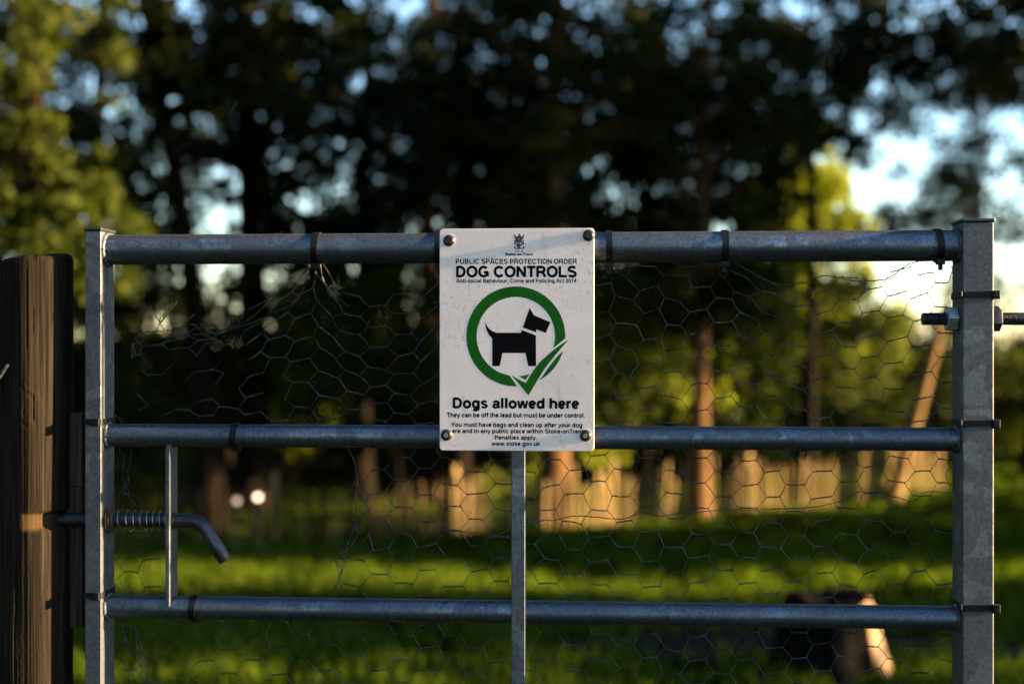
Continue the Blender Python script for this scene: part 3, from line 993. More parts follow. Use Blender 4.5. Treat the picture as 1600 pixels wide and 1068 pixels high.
def sign_bolt(px, py, shiny):
    x, z = G(px, py, SY - .004)
    def lathe(prof, cx, cz, n=28):
        b = MB()
        vs, fs = [], []
        for (r_, y_) in prof:
            for k in range(n):
                a = 2 * pi * k / n
                vs.append((cx + r_ * cos(a), y_, cz + r_ * sin(a)))
        for i in range(len(prof) - 1):
            for k in range(n):
                fs.append((i * n + k, i * n + (k + 1) % n, (i + 1) * n + (k + 1) % n, (i + 1) * n + k))
        fs.append(tuple((len(prof) - 1) * n + k for k in range(n)))
        return b.add(vs, fs)
    y0 = SY - .0001
    head = lathe([(.0078, y0), (.0078, y0 - .0008), (.0072, y0 - .0012), (.0071, y0 - .0030), (.0058, y0 - .0044), (.0040, y0 - .0050), (.0033, y0 - .0048), (.0031, y0 - .0034)], x, z).build('bolt', M['bolt'], sign)
    lathe([(.0080, y0 + .00005), (.0080, y0 - .0004), (.0070, y0 - .00055)], x + .0007, z + .0005).build('washer', M['washer'], head)
    pts = []
    b = MB()
    vs = [(x + .0030 * cos(pi / 3 * k + .4), y0 - .0036, z + .0030 * sin(pi / 3 * k + .4)) for k in range(6)]
    b.add(vs, [tuple(range(6))])
    b.build('socket', M['washer'] if shiny else M['bolt'], head)
    if shiny:
        MB().tube([(x, y0 - .0034, z), (x, y0 - .0046, z)], .0012, 10).build('pin', M['bolt'], head)
for (px, py, s) in ((701, 375.5, 0), (919.5, 367.5, 0), (697, 679.5, 1), (914.8, 680.5, 1)):
    sign_bolt(px, py, s)

# ------------------------------------------------------------------ timber posts
def round_post(name, cx, cy, r, z0, z1, label, seed, detail=True, hole=None, tilt=.02):
    rr = np.random.default_rng(seed)
    na, nz = (260, 330) if detail else (72, 60)
    zt = np.linspace(0, 1, nz)
    if detail:                                    # rows crowded into the visible upper part
        zs = np.concatenate([np.linspace(z0, .50, 20), np.linspace(.505, z1, nz - 20)])
    else:
        zs = np.linspace(z0, z1, nz)
    A = np.linspace(0, 2 * pi, na, endpoint=False)
    AA, ZZ = np.meshgrid(A, zs)
    R = np.full_like(AA, r)
    R += .0012 * np.sin(AA * 3 + 1 + ZZ * 2) + .0009 * np.sin(AA * 7 + ZZ * 5)
    ph = rr.random(12) * 6.28
    for k in range(12):
        f = 18 + 9 * k
        R += .00007 * np.sin(AA * f + ph[k] + 1.2 * np.sin(ZZ * (3 + k) + ph[k]))
    dark = np.zeros_like(AA); worn = np.zeros_like(AA)
    def crack(a0, za, zb_, w, depth, wig=.012):
        nonlocal R, dark
        ac = a0 + wig * np.sin(ZZ * 21 + a0 * 5) + wig * .5 * np.sin(ZZ * 57)
        g_ = np.exp(-((AA - ac) / w) ** 2) * ((ZZ > za) & (ZZ < zb_))
        R -= depth * g_
        dark = np.maximum(dark, np.clip(g_ * 1.2, 0, 1))
    if detail:
        # AA = 3pi/2 faces the camera; larger angle = further right
        F = 3 * pi / 2
        crack(F - .56, G(30, 705)[1], z1 - .004, .016, .004)
        crack(F - .10, .4, G(53, 690)[1], .013, .0035)
        crack(F - .02, G(50, 600)[1], z1 - .03, .010, .0022)
        crack(F + .22, G(70, 560)[1], z1 - .01, .008, .0018, .01)
        crack(F + .40, G(80, 520)[1], z1 - .06, .007, .0015, .01)
        crack(F - .85, .3, z1 - .05, .014, .003)
        crack(F + .38, G(86, 655)[1], G(86, 615)[1], .012, .002, .004)
        # knots
        for (px, py, s) in ((52, 640, 1.0), (64, 655, 1.3), (72, 612, 1.2), (58, 600, .8), (80, 628, .9), (36, 655, .8), (44, 660, .7)):
            x, z = G(px, py)
            a = F + math.asin(max(-.95, min(.95, (x - cx) / r)))
            d = np.sqrt(((AA - a) * r) ** 2 + (ZZ - z) ** 2) / (.006 * s * (1 + .25 * np.sin(np.arctan2(ZZ - z, (AA - a) * r) * 2 + py)))
            ringk = np.exp(-((d - 1.0) / .30) ** 2)
            R += .0004 * np.exp(-d ** 2) - .0007 * ringk * (.55 + .45 * np.sin(np.arctan2(ZZ - z, (AA - a) * r) * 3 + px))
            dark = np.maximum(dark, ringk * .55 * (.5 + .5 * np.sin(AA * 40 + ZZ * 300)))
        # rows of incisions from the preservative rollers
        row = ((ZZ - .2) / .0085)
        jz = np.floor(row)
        fa = (AA * r / .0105 + .5 * (jz % 2))
        ja = np.floor(fa)
        hsh = np.sin(jz * 127.1 + ja * 311.7) * 43758.5453
        hsh = hsh - np.floor(hsh)
        h2 = np.sin(jz * 269.5 + ja * 183.3) * 43758.5453
        h2 = h2 - np.floor(h2)
        inc = np.exp(-((fa - ja - .3 - .4 * h2) / .09) ** 2) * np.exp(-((row - jz - .3 - .4 * hsh) / .28) ** 2) * (hsh > .2) * (.4 + .6 * h2)
        fade = smooth(G(50, 800)[1], G(50, 730)[1], ZZ)
        inc = inc * (1 - fade)
        R -= .0005 * inc
        dark = np.maximum(dark, inc * .75)
        if hole is not None:
            x, z = hole
            a = F + math.asin((x - cx) / r)
            dz = np.abs(ZZ - z) / .0115
            da = (AA - a) * r
            groove = 1 / (1 + np.exp((dz - 1) * 14)) * (1 / (1 + np.exp((-.0145 - da) / .0016)))
            R -= .009 * groove * smooth(-.020, .02, da)
            worn = np.maximum(worn, groove * (1 / (1 + np.exp((da - .03) / .004))))
    Xv = cx + R * np.cos(AA); Yv = cy + R * np.sin(AA)
    Zv = ZZ + 0.0
    topf = smooth(z1 - .03, z1, ZZ)
    Zv = Zv + topf * (tilt * (Xv - cx) / r * .35 + .0012 * np.sin(AA * 3 + 1) + .0005 * np.sin(AA * 17))
    rows = [np.stack([Xv, Yv, Zv], -1)]
    V = rows[0].reshape(-1, 3)
    # rounded-over sawn top
    tops = []
    for k, (q, dz) in enumerate(((.985, .0030), (.95, .0060), (.88, .0085), (.72, .0105), (.4, .0115), (.02, .012))):
        Pk = np.stack([cx + (Xv[-1] - cx) * q, cy + (Yv[-1] - cy) * q, z1 + (Zv[-1] - z1) * q + dz], -1)
        tops.append(Pk)
    V = np.concatenate([V] + tops)
    tot = nz + len(tops)
    i, j = np.meshgrid(np.arange(na), np.arange(tot - 1))
    a = (j * na + i).ravel(); c_ = (j * na + (i + 1) % na).ravel()
    me = np_mesh(name, V, np.stack([a, c_, c_ + na, a + na], 1), M['post'], True)
    at = me.color_attributes.new('wear_and_sun', 'FLOAT_COLOR', 'POINT')
    wv = np.concatenate([worn.ravel(), np.zeros(len(tops) * na)]); dv = np.concatenate([dark.ravel(), np.zeros(len(tops) * na)])
    at.data.foreach_set('color', np.stack([wv, dv, wv * 0, wv * 0 + 1], 1).astype(np.float32).ravel())
    return me

pcx = (G(2, 700, .015)[0] + G(113, 700, .015)[0]) / 2
pr = (G(113, 700, .015)[0] - G(2, 700, .015)[0]) / 2
pcy = .009
post = gate_empty('wooden_post', label='round weathered timber gatepost at the left edge with latch groove', cat='post')
me = round_post('post_shaft', pcx, pcy, pr, -.3, G(58, 412, -.02)[1], '', 21, True, G(60, 812, -.02))
new_obj('shaft', me, post)
b = MB()
bx0, bx1 = G(106, 800, .01)[0], G(130.5, 800, .01)[0]
b.box(bx0, bx1, .004, .032, G(118, 980, .004)[1], G(118, 760, .004)[1] - .0006)
b.box(bx0 + .0012, bx1 - .0004, .005, .032, G(118, 760, .004)[1] + .0002, G(118, 646, .004)[1])
b.build('stop_batten', M['batten'], post, bevel=.001)
# neighbouring fence post at the very edge of the picture
fp = gate_empty('fence_post', label='dark timber fence post cut off by the left edge of the picture', cat='post')
ex_r = G(4, 700, .05)[0]
new_obj('shaft', round_post('fence_post_shaft', ex_r - .048, .055, .048, -.3, G(0, 440, .02)[1], '', 4, False), fp)
# hinge post just out of the picture on the right
hp = gate_empty('hinge_post', label='round timber hinge post outside the right edge of the picture', cat='post')
new_obj('shaft', round_post('hinge_post_shaft', hx2 + .035, .050, .055, -.3, 1.26, '', 9, False), hp)
# twisted wire end at the left edge
b = MB()
for k in range(3):
    pts = []
    for q in range(40):
        f = q / 39
        a = 2 * pi * (3.2 * f + k / 3)
        x, z = G(-30 + 44 * f, 612 - 42 * f + 10 * sin(f * 3), -.035)
        pts.append((x + .003 * cos(a), -.038 + .0036 * sin(a), z + .0036 * cos(a)))
    b.tube(pts, .0024, 7)
o = b.build('twisted_wire', M['wire'])
o.location = GATE_ORIGIN; o.rotation_euler = (0, 0, -YAW)
tag(o, 'twisted fence wire end against the timber posts at the left edge', 'wire')

# ------------------------------------------------------------------ paling fence
def at_px(px, Z):
    return (px - 800) / FPX * Z
def paling():
    r = random.Random(8)
    f0 = np.array((-7.2, 13.0)); f1 = np.array((-0.7, 15.7)); f2 = np.array((6.9, 20.4))
    root = empty('paling_fence', (0, 0, 0), label='chestnut paling fence of split pickets, sunlit to the right of the sign', cat='fence')
    meshes = []
    for k in range(9):
        w = r.uniform(.018, .036)
        hh = r.uniform(.58, .80)
        n = 5
        prof = [(-w, 0), (-w * .4, -.018), (w * .5, -.014), (w, 0.004), (0, .014)]
        vs, fs = [], []
        for (zf, sc_, ox) in ((0, 1, 0), (.5, 1.0, r.uniform(-.012, .012)), (.9, .95, r.uniform(-.012, .012)), (1, .25, r.uniform(-.015, .015))):
            for (x, y) in prof:
                vs.append((x * sc_ + ox, y * sc_, zf * hh))
        for i in range(3):
            for q in range(n):
                fs.append((i * n + q, i * n + (q + 1) % n, (i + 1) * n + (q + 1) % n, (i + 1) * n + q))
        fs += [(4, 3, 2, 1, 0), (15, 16, 17, 18, 19)]
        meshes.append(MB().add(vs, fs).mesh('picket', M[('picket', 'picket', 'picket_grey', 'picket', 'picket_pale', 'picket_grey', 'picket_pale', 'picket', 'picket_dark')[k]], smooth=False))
    for (a, c_) in ((f0, f1), (f1, f2)):
        d = c_ - a
        L = np.linalg.norm(d)
        shaded = c_ is f1                      # left stretch: darker pickets carry its shade in their colour
        ang = atan2(d[1], d[0])
        s = 0.0
        while s < L:
            p = a + d * s / L
            o = new_obj('picket', meshes[r.choice((2, 5, 8, 8)) if shaded else r.randrange(8)], root)
            o.location = (p[0], p[1] + r.uniform(-.02, .02), float(gz(p[0], p[1])) - .02)
            o.rotation_euler = (r.uniform(-.03, .03), r.gauss(0, .045), ang + r.uniform(-.35, .35))
            o.scale = (1, 1, r.uniform(.92, 1.08))
            s += r.uniform(.075, .125) + (r.uniform(.05, .12) if r.random() < .05 else 0)
        for hz in (.18, .52):
            pts = []
            for k in range(31):
                p = a + d * k / 30
                pts.append((p[0], p[1] - .03, float(gz(p[0], p[1])) + hz + .01 * sin(k)))
            MB().tube(pts, .003, 5).build('fence_wire', M['wire'], root)
        for k in range(int(L / 2.4) + 1):
            p = a + d * min(1, k * 2.4 / L)
            z = float(gz(*p))
            MB().tube([(p[0], p[1] + .07, z - .1), (p[0], p[1] + .07, z + .5), (p[0], p[1] + .07, z + .84)], [.042, .04, .036], 8).build('fence_stake', M['picket'], root)
paling()

# ------------------------------------------------------------------ trees
def leaf_cloud(centres, radii, counts, size, r, droop=0.0):
    """many small leaf faces spread through clumps; returns V, F"""
    Vs = []
    for (c_, rad, n) in zip(centres, radii, counts):
        p = r.normal(0, 1, (n, 3))
        p /= np.maximum(np.linalg.norm(p, axis=1, keepdims=True), 1e-6)
        p *= (r.random((n, 1)) ** .45)
        p = p * rad
        p[:, 2] -= droop * np.hypot(p[:, 0], p[:, 1])
        P = p + c_
        # leaf frame
        d = r.normal(0, 1, (n, 3)); d[:, 2] -= .35
        d /= np.linalg.norm(d, axis=1, keepdims=True)
        e = np.cross(d, r.normal(0, 1, (n, 3)))
        e /= np.maximum(np.linalg.norm(e, axis=1, keepdims=True), 1e-6)
        s = size * (.6 + .8 * r.random((n, 1)))
        q = np.stack([P - d * s * .5, P + e * s * .33, P + d * s * .6, P - e * s * .33], 1)
        Vs.append(q)
    V = np.concatenate(Vs).reshape(-1, 3)
    return V, np.arange(len(V)).reshape(-1, 4)

def tree(name, X, Y, spec, label, cat='tree', group=None, seed=0):
    """spec: h trunk height, r trunk radius, lean (dx,dy), path bends, crown list of (x,y,z,rx,ry,rz,clumps), leaf counts"""
    r = np.random.default_rng(seed)
    z0 = float(gz(X, Y)) - .05
    root = empty(name, (X, Y, z0), label=label, cat=cat, group=group)
    b = MB()
    H, R = spec['h'], spec['r']
    lean = spec.get('lean', (0, 0))
    ph = r.random(4) * 6.28
    wob = spec.get('wob', .12)
    def axis(f):
        return np.array((lean[0] * f + wob * sin(f * 4 + ph[0]) * f, lean[1] * f + wob * sin(f * 3.3 + ph[1]) * f, H * f))
    n = 14
    pts = [axis(k / n) for k in range(n + 1)]
    rad = [R * (1.0 - .78 * (k / n)) * (1.45 if k == 0 else 1.12 if k == 1 else 1.0) for k in range(n + 1)]
    if R > .02:
        b.tube(pts, rad, 10)
    cents, rads, cnts = [], [], []
    for (cx, cy, cz, rx, ry, rz, nc, nl, cs) in spec['crown']:
        if spec.get('fine'):                     # finer twigs: more, smaller clumps
            nc, nl, cs = int(nc * 1.9), int(nl * .42), cs * .66
        for k in range(nc):
            p = r.normal(0, 1, 3)
            p = p / np.linalg.norm(p) * r.random() ** .40
            c_ = np.array((cx + p[0] * rx, cy + p[1] * ry, cz + p[2] * rz))
            cents.append(c_)
            q = cs * (.6 + .8 * r.random())
            fl = spec.get('flat', .75)
            rads.append(np.array((q, q, q * fl)))
            cnts.append(int(nl * (q / cs) ** 2))
    # limbs reach for a share of the clumps
    for k, c_ in enumerate(cents):
        if k % spec.get('limb_every', 3) == 0 and R > .02:
            zf = min(max((c_[2] - .45 * math.hypot(c_[0], c_[1])) / H, spec.get('fork', .35)), .97)
            a = axis(zf)
            mid = a * .5 + c_ * .5 + np.array((0, 0, .08 * np.linalg.norm(c_ - a))) + r.normal(0, .08, 3)
            r0 = max(R * (1 - .78 * zf) * .42, .012)
            b.tube([a, (a + mid) / 2 + r.normal(0, .03, 3), mid, c_], [r0, r0 * .8, r0 * .55, r0 * .2], 6, caps=False)
    if R > .02:
        b.build('trunk', spec.get('bark', M['bark']), root, fix=False)
    else:
        for k in range(6):
            c_ = cents[k % len(cents)]
            b.tube([(0.05 * cos(k), .05 * sin(k), 0), np.array(c_) * .6, c_], [.022, .015, .005], 6, caps=False)
        b.build('stem', M['bark'], root, fix=False)
    V, F = leaf_cloud(cents, rads, cnts, spec.get('leaf', .115), r, spec.get('droop', .1))
    new_obj('crown' if R > .02 else 'foliage', np_mesh('crown', V, F, spec.get('mat', M['leaf'])), root)
    return root

def T(px, Z, spec, label, seed, **k):
    spec.setdefault('fine', spec.get('r', 0) > .1)
    return tree(k.pop('name', 'tree'), at_px(px, Z), Z, spec, label, seed=seed, **k)

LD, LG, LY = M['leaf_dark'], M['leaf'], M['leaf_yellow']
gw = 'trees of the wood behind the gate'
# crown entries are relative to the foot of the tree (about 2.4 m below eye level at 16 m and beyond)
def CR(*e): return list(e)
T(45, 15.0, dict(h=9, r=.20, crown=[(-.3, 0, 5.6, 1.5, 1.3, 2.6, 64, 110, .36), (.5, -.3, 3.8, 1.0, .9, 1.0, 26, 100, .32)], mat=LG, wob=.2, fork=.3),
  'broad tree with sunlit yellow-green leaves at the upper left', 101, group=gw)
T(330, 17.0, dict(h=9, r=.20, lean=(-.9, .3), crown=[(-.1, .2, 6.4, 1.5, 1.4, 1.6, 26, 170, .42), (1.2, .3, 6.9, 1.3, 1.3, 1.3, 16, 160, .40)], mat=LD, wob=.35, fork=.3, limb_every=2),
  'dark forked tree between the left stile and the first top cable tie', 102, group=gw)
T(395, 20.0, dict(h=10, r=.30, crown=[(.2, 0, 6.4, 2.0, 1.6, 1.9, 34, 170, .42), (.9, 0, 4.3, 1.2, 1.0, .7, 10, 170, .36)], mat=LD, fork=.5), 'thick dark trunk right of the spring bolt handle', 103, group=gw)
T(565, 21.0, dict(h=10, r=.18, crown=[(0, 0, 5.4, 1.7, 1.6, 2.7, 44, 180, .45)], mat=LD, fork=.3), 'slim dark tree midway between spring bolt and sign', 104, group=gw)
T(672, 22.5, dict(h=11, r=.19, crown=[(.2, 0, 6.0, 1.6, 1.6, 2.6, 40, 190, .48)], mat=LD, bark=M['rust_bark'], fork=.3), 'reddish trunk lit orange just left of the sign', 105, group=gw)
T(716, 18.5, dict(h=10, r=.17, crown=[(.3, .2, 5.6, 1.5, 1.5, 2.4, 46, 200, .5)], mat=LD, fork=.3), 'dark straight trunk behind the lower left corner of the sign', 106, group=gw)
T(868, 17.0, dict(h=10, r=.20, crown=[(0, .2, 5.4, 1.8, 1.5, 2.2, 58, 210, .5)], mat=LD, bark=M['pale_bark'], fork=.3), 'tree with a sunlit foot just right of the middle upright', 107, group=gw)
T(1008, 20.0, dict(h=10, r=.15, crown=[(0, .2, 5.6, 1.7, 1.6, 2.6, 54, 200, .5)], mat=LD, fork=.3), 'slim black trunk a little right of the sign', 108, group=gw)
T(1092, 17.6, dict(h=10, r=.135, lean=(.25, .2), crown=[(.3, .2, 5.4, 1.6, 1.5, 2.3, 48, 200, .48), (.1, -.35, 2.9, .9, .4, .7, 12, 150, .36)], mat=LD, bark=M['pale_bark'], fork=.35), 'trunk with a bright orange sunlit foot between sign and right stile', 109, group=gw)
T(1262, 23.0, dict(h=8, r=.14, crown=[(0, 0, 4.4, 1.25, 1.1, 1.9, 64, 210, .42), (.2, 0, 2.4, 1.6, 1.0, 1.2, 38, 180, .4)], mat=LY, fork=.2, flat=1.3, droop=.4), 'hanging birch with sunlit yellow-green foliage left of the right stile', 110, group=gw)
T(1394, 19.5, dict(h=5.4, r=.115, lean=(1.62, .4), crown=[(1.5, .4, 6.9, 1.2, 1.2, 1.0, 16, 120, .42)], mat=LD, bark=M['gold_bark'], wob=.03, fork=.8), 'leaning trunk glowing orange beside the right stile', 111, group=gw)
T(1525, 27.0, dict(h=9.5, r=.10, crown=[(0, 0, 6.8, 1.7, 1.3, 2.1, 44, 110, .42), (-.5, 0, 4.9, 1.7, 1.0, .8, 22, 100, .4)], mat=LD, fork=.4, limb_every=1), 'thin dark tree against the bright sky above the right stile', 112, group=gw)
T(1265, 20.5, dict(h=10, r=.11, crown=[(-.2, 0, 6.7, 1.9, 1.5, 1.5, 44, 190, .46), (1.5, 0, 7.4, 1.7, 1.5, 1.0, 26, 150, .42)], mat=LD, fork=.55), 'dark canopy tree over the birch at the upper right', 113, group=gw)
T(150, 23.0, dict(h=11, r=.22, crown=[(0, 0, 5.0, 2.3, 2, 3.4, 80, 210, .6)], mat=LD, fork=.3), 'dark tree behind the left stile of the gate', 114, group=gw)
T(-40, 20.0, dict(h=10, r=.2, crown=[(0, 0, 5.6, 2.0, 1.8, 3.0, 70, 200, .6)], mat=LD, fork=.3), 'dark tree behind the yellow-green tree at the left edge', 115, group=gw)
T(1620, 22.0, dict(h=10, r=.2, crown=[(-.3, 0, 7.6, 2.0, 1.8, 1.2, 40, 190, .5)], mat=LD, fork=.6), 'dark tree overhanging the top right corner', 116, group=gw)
# tall slim trees filling the canopy along the top of the picture
k = 0
for (px, Z, cz, lab) in ((110, 26, 7.6, 'tall slim tree with fine leaves above the left stile'), (245, 25, 7.9, 'tall slim tree with fine leaves left of the dark forked tree'),
    (355, 27, 8.3, 'tall slim tree with fine leaves above the thick dark trunk'), (455, 25, 7.8, 'tall slim tree with fine leaves above the first top cable tie'),
    (610, 26, 7.9, 'tall slim tree with fine leaves left of the reddish trunk'), (745, 25, 7.6, 'tall slim tree with fine leaves straight above the sign'),
    (980, 25, 7.8, 'tall slim tree with fine leaves above the cable tie right of the sign'), (1150, 26, 7.9, 'tall slim tree with fine leaves above the orange footed trunk'),
    (1330, 26, 8.4, 'tall slim tree with fine leaves above the hanging birch')):
    T(px, Z, dict(h=9.5, r=.09, crown=[(0, 0, cz + .45, 1.6, 1.4, 2.2, 66, 60, .30)], mat=LD, leaf=.12, fork=.5, limb_every=2), lab, 160 + k, group=gw)
    k += 1
# second row, deeper in the wood
k = 0
for (px, Z, cz, rx, rz, nc, lab) in ((270, 31, 6.6, 2.0, 1.8, 22, 'tree deeper in the wood behind the dark forked tree'),
    (480, 30, 4.6, 1.9, 2.2, 34, 'tree deeper in the wood left of the slim dark tree'),
    (620, 29, 4.4, 2.0, 4.2, 58, 'tree deeper in the wood just left of the sign'),
    (770, 31, 4.6, 2.2, 4.4, 58, 'tree deeper in the wood above the sign'),
    (920, 29, 4.4, 2.0, 4.2, 66, 'tree deeper in the wood right of the sign'),
    (1060, 32, 4.6, 2.2, 4.4, 66, 'tree deeper in the wood behind the orange footed trunk'),
    (1180, 30, 4.6, 1.9, 3.8, 50, 'tree deeper in the wood left of the hanging birch')):
    T(px, Z, dict(h=cz + rz * .8, r=.2, crown=[(0, 0, cz, rx, 1.8, rz, nc, 230, .62)], mat=LD, leaf=.14, fork=.25), lab, 140 + k, group=gw)
    k += 1
# understorey
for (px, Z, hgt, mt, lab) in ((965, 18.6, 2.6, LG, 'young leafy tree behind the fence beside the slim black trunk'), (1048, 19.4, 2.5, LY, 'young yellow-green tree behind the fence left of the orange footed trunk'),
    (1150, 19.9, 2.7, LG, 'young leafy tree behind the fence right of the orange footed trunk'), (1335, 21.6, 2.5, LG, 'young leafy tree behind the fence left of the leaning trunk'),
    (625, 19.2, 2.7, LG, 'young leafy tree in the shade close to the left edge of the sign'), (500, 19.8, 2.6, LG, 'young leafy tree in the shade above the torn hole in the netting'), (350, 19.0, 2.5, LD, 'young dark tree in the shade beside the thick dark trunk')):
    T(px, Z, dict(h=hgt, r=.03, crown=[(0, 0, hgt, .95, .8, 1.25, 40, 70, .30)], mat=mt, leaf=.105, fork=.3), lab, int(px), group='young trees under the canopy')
gs = 'shrubs behind the paling fence'
def SH(px, Z, w, hgt, mt, label, seed, n=22, nl=150, cs=.38, base=.25):
    T(px, Z, dict(h=hgt, r=.01, crown=[(0, 0, hgt * .5 + base * .5, w, w * .8, hgt * .5, n, nl, cs)], mat=mt, leaf=.10), label, seed, name='shrub', cat='shrub', group=gs)
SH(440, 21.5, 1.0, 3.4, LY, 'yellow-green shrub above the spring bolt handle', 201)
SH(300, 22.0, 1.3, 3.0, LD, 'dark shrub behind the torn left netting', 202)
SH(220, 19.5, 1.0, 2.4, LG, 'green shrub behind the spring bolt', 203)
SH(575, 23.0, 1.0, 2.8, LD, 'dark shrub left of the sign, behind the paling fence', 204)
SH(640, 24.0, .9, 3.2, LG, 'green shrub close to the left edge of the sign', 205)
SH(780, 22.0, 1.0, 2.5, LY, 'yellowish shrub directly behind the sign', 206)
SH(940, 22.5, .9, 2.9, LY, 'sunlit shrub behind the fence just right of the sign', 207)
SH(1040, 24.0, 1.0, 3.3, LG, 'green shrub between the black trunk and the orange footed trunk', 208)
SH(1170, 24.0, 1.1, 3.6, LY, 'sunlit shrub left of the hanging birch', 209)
SH(1360, 25.0, 1.0, 2.9, LG, 'green shrub behind the leaning trunk', 210)
SH(1470, 26.5, 1.4, 3.2, LD, 'dark shrub behind the right stile', 211, 30)
SH(1590, 23.0, 1.0, 2.6, LG, 'green shrub at the right edge of the picture', 212, 30)
SH(1680, 24.0, 1.4, 3.4, LD, 'dark shrub beyond the right edge of the picture', 213, 30)
SH(190, 25.0, 1.5, 4.6, LD, 'tall dark shrub behind the left stile', 215, 34)
SH(520, 26.0, 1.3, 4.2, LD, 'tall dark shrub behind the first top cable tie', 216, 34)
SH(60, 20.0, 1.4, 3.0, LD, 'dark shrub behind the timber gatepost', 214, 30)

def distant_hedge():
    r = np.random.default_rng(77)
    cents, rads, cnts = [], [], []
    for k in range(460):
        x = -34 + 68 * r.random()
        y = 38 + 7 * r.random()
        top = 4.3 + .5 * sin(x * .5) + .4 * sin(x * 1.3 + 1) - 1.1 * math.exp(-((x + 8.8) / 1.5) ** 2) - .9 * math.exp(-((x - 13) / 2.0) ** 2)
        cents.append(np.array((x, y, -1.5 + top * r.random())))
        q = .7 + .5 * r.random()
        rads.append(np.array((q, q, q * .8))); cnts.append(120)
    V, F = leaf_cloud(cents, rads, cnts, .15, r, .1)
    tag(new_obj('distant_wood', np_mesh('distant_wood', V, F, M['leaf_dark'])), 'dark far edge of the wood behind the trees', 'wood', kind='stuff')
distant_hedge()

# trees outside the picture on the right: they throw the long shade bands on the lawn; some are added to darken the wood and sky glow
go = 'shade trees, some of them added, outside the right edge of the picture'
lo_ = 'unseen leafy shade tree standing outside the right edge of the picture'
k = 0
for (X, Y, cz, rx, ry, rz, nc) in ((12, 6.85, 2.4, 1.5, 1.85, 2.6, 190), (27, 5.2, 3.6, 1.8, 1.8, 4.2, 110), (27, 12.0, 3.6, 1.8, 1.3, 4.2, 100), (17, 14.7, 6.9, 1.5, 1.2, 2.7, 90), (12, 3.2, 2.0, 1.2, .95, 2.2, 80), (16.5, 11.3, 3.0, 1.5, 1.1, 3.2, 110), (16.0, 13.2, 3.0, 1.5, 1.1, 3.2, 110),
                                  (13.5, 16.4, 8.0, 2.2, 2.0, 4.4, 150), (14.5, 20.0, 8.4, 2.4, 1.1, 4.2, 130), (17.5, 26.2, 8.8, 2.4, 1.9, 3.8, 110), (15.8, 18.4, 6.8, 1.6, 1.3, 2.4, 90), (18.5, 16.8, 7.4, 1.6, 1.8, 3.0, 110),
                                  (20, 28, 6, 2.2, 2.4, 6.5, 120), (21, 31.5, 6, 2.2, 2.4, 6.5, 120), (21.5, 35.5, 6, 2.2, 2.4, 6.5, 110), (22.5, 39.5, 6, 2.2, 2.4, 6.5, 110), (23, 44, 6, 2.2, 2.6, 6.5, 110)):
    Y -= X * .0035
    tree('tree', X, Y, dict(h=cz + rz * .7, r=.18, crown=[(0, 0, cz, rx, ry, rz, nc, 130, .6)], mat=LG, leaf=.12, fork=.15), lo_, group=go, seed=300 + k)
    k += 1

def shade_hedge():  # unseen hedge added to shade the ground in front of the fence
    r = np.random.default_rng(31)
    cents, rads, cnts = [], [], []
    for k in range(150):
        y = 14.2 + 6.0 * r.random()
        top = 2.92 - 1.35 * (y - 14.2) / 6.0
        x = 16 + .9 * (r.random() - .5)
        q = .34
        cents.append(np.array((x, y, float(gz(x, y)) + .1 + (top - q - .1) * r.random())))
        rads.append(np.array((q, q, q))); cnts.append(110)
    V, F = leaf_cloud(cents, rads, cnts, .1, r, 0)
    root = empty('hedge', (16, 16.9, 0), label='added low shade hedge outside the right edge of the picture', cat='hedge')
    o = new_obj('foliage', np_mesh('hedge', V - np.array((16, 17, 0)), F, M['leaf']), root)
    b = MB()
    for k in range(9):
        y = -2.6 + .65 * k
        z = float(gz(16, 17 + y))
        b.tube([(0, y, z - .05), (.05, y + .05, z + .5), (0, y, z + 1.1)], [.03, .022, .01], 6)
    b.build('stem', M['bark'], root, fix=False)
shade_hedge()
gb, lb = 'added shade trees out of view behind and left of the photographer', 'added tall leafy shade tree standing behind or left of the photographer, out of view'
k = 0  # unseen trees added to hold sky light off the gate and lawn
for (X, Y) in ((-13, -4.5), (-9.5, -8), (-6.5, -9), (8.5, -9.5), (13, -12), (-15, 1.5), (-15, 7), (-16, 12), (-13, 4.2), (-13, 9.8), (-13, 14.8), (-17, 17.5)):
    tree('tree', X, Y, dict(h=12, r=.25, crown=[(0, 0, 6.6, 2.7, 2.2, 6.2, 110, 120, 1.0)], mat=LG, leaf=.2, fork=.15), lb, group=gb, seed=400 + k)
    k += 1

k = 0  # unseen overhead crowns added to cut sky light on lawn and wood
for (X, Y, dx, dy, rx, ry, lab) in ((-8.5, 4.5, 4.0, 1.0, 5.0, 4.0, 'added shade tree out of view on the left, its crown hanging over the gate'),
                              (-10.5, 9.0, 5.0, .2, 5.0, 3.0, 'added shade tree out of view on the left, its crown hanging over the lawn'),
                              (-10, 16.5, 6, -.5, 4.5, 3, 'added shade tree out of view on the left, behind the yellow-green tree'),
                              (12.5, 15.2, -7, -.2, 4.5, 2.6, 'added shade tree out of view on the right, level with the paling fence'),
                              (-12, 13, 8.0, -.8, 5.0, 3.2, 'added shade tree out of view on the far left, its crown reaching the wood'),
                              (13, 12.0, -8.5, -1.6, 5.0, 3.2, 'added shade tree out of view on the far right, its crown reaching the wood'),
                              (10.5, 3.5, -3.6, 3.6, 4.5, 3.4, 'added shade tree out of view on the right, its crown over the lawn')):
    tree('tree', X, Y, dict(h=11, r=.24, crown=[(dx * .75, dy, 11.5, rx * 1.45, ry * 1.3, 2.3, 210, 120, 1.05)], mat=LG, leaf=.22, fork=.6), lab, group='added shade trees out of view', seed=500 + k)
    k += 1

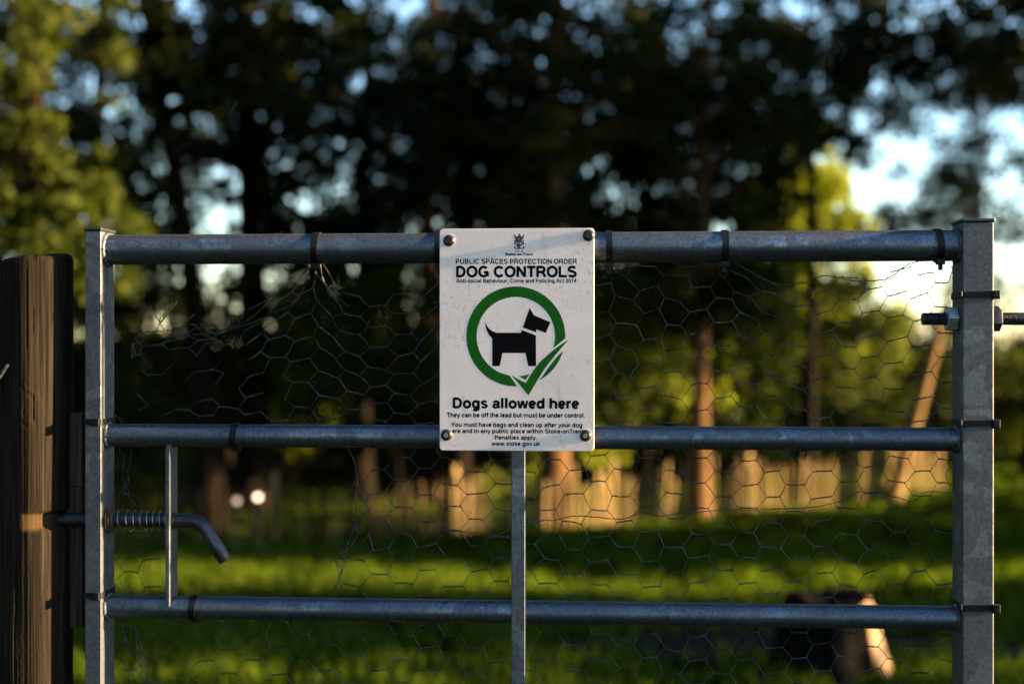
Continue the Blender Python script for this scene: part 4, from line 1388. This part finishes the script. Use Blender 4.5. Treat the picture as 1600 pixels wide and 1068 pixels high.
# ------------------------------------------------------------------ tree stump on the lawn
def stump():
    Y = 5.55
    X = at_px(1290, Y)
    z0 = float(gz(X, Y))
    root = empty('tree_stump', (X, Y, z0), label='dark tree stump on the lawn, its right side lit orange', cat='stump')
    r = np.random.default_rng(2)
    na, nz = 72, 22
    A, Zf = np.meshgrid(np.linspace(0, 2 * pi, na, endpoint=False), np.linspace(0, 1, nz))
    Hs = .35
    R = .195 + .075 * (1 - Zf) ** 2.2 * (1 + .5 * np.sin(A * 4 + 2.0)) + .016 * np.sin(A * 3 + .8) + .014 * np.sin(A * 8 + Zf * 2) + .008 * np.sin(A * 19 + Zf * 5)
    R = R * (1 - .16 * smooth(.72, 1.0, Zf) ** 2)
    top = Hs * (1 + .05 * np.sin(A * 2 + 1) + .015 * np.sin(A * 7) + .01 * np.sin(A * 13 + 2) - .12 * np.exp(-((A - 5.85) / .22) ** 2))
    Xs, Ys, Zs = R * np.cos(A), R * np.sin(A), Zf * top - .05 * (1 - Zf)
    V = np.stack([Xs, Ys, Zs], -1).reshape(-1, 3)
    i, j = np.meshgrid(np.arange(na), np.arange(nz - 1))
    a = (j * na + i).ravel(); c_ = (j * na + (i + 1) % na).ravel()
    me = np_mesh('bark_side', V, np.stack([a, c_, c_ + na, a + na], 1), M['stump'], True)
    bar = np.clip(1.35 - np.abs(((A + .12 + pi) % (2 * pi)) - pi) / .38 + .25 * np.sin(A * 11 + Zf * 4) * .5, 0, 1)   # stripped-bark patch, its pale tone painting in the sunlit edge
    att = me.color_attributes.new('wear_and_sun', 'FLOAT_COLOR', 'POINT')
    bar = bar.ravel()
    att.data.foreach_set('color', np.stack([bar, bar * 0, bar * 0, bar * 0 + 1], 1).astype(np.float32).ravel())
    new_obj('bark_side', me, root)
    ring = [V[(nz - 1) * na + k] for k in range(na)]
    tv, tf = list(ring), []
    for q, dz in ((.7, .004), (.35, -.012), (.02, -.004)):
        b0 = len(tv)
        for k in range(na):
            p = ring[k]
            tv.append((p[0] * q, p[1] * q, Hs + (p[2] - Hs) * q + dz + .004 * sin(k * 3)))
        for k in range(na):
            tf.append((b0 - na + k, b0 - na + (k + 1) % na, b0 + (k + 1) % na, b0 + k))
    MB().add(tv, tf).build('sawn_top', M['stump'], root)
stump()

# ------------------------------------------------------------------ two small glowing globes on thin posts, drawn for two bright spots
lm = bpy.data.materials.new('globe_glow'); lm.use_nodes = True
bs = lm.node_tree.nodes['Principled BSDF']
bs.inputs['Emission Color'].default_value = (1.0, 0.62, 0.42, 1)
bs.inputs['Emission Strength'].default_value = 1.0
lm2 = lm.copy(); lm2.node_tree.nodes['Principled BSDF'].inputs['Emission Strength'].default_value = 0.16
for (px, py, mt, lab) in ((403, 776, lm, 'brighter right one of two small glowing globes beyond the spring bolt handle'), (370, 782, lm2, 'fainter left one of two small glowing globes beyond the spring bolt handle')):
    Z = 11.8
    X = at_px(px, Z); zz = CAM_H + (534 - py) / FPX * Z
    g0 = float(gz(X, Z))
    root = empty('glowing_globe', (X, Z, g0), label=lab, cat='globe', group='small glowing globes beyond the gate')
    hh = zz - g0
    MB().tube([(0, 0, -.05), (0, 0, hh - .02)], .005, 8).build('globe_post', M['dark_steel'], root)
    pr_, rd_ = [], []
    for k in range(9):
        a = pi * k / 8
        pr_.append((0, 0, hh - .024 * cos(a))); rd_.append(max(.024 * sin(a), .002))
    MB().tube(pr_, rd_, 14).build('globe_ball', mt, root)
    MB().tube([(0, 0, hh + .023), (0, 0, hh + .032)], [.032, .012], 12).build('globe_cap', M['dark_steel'], root)
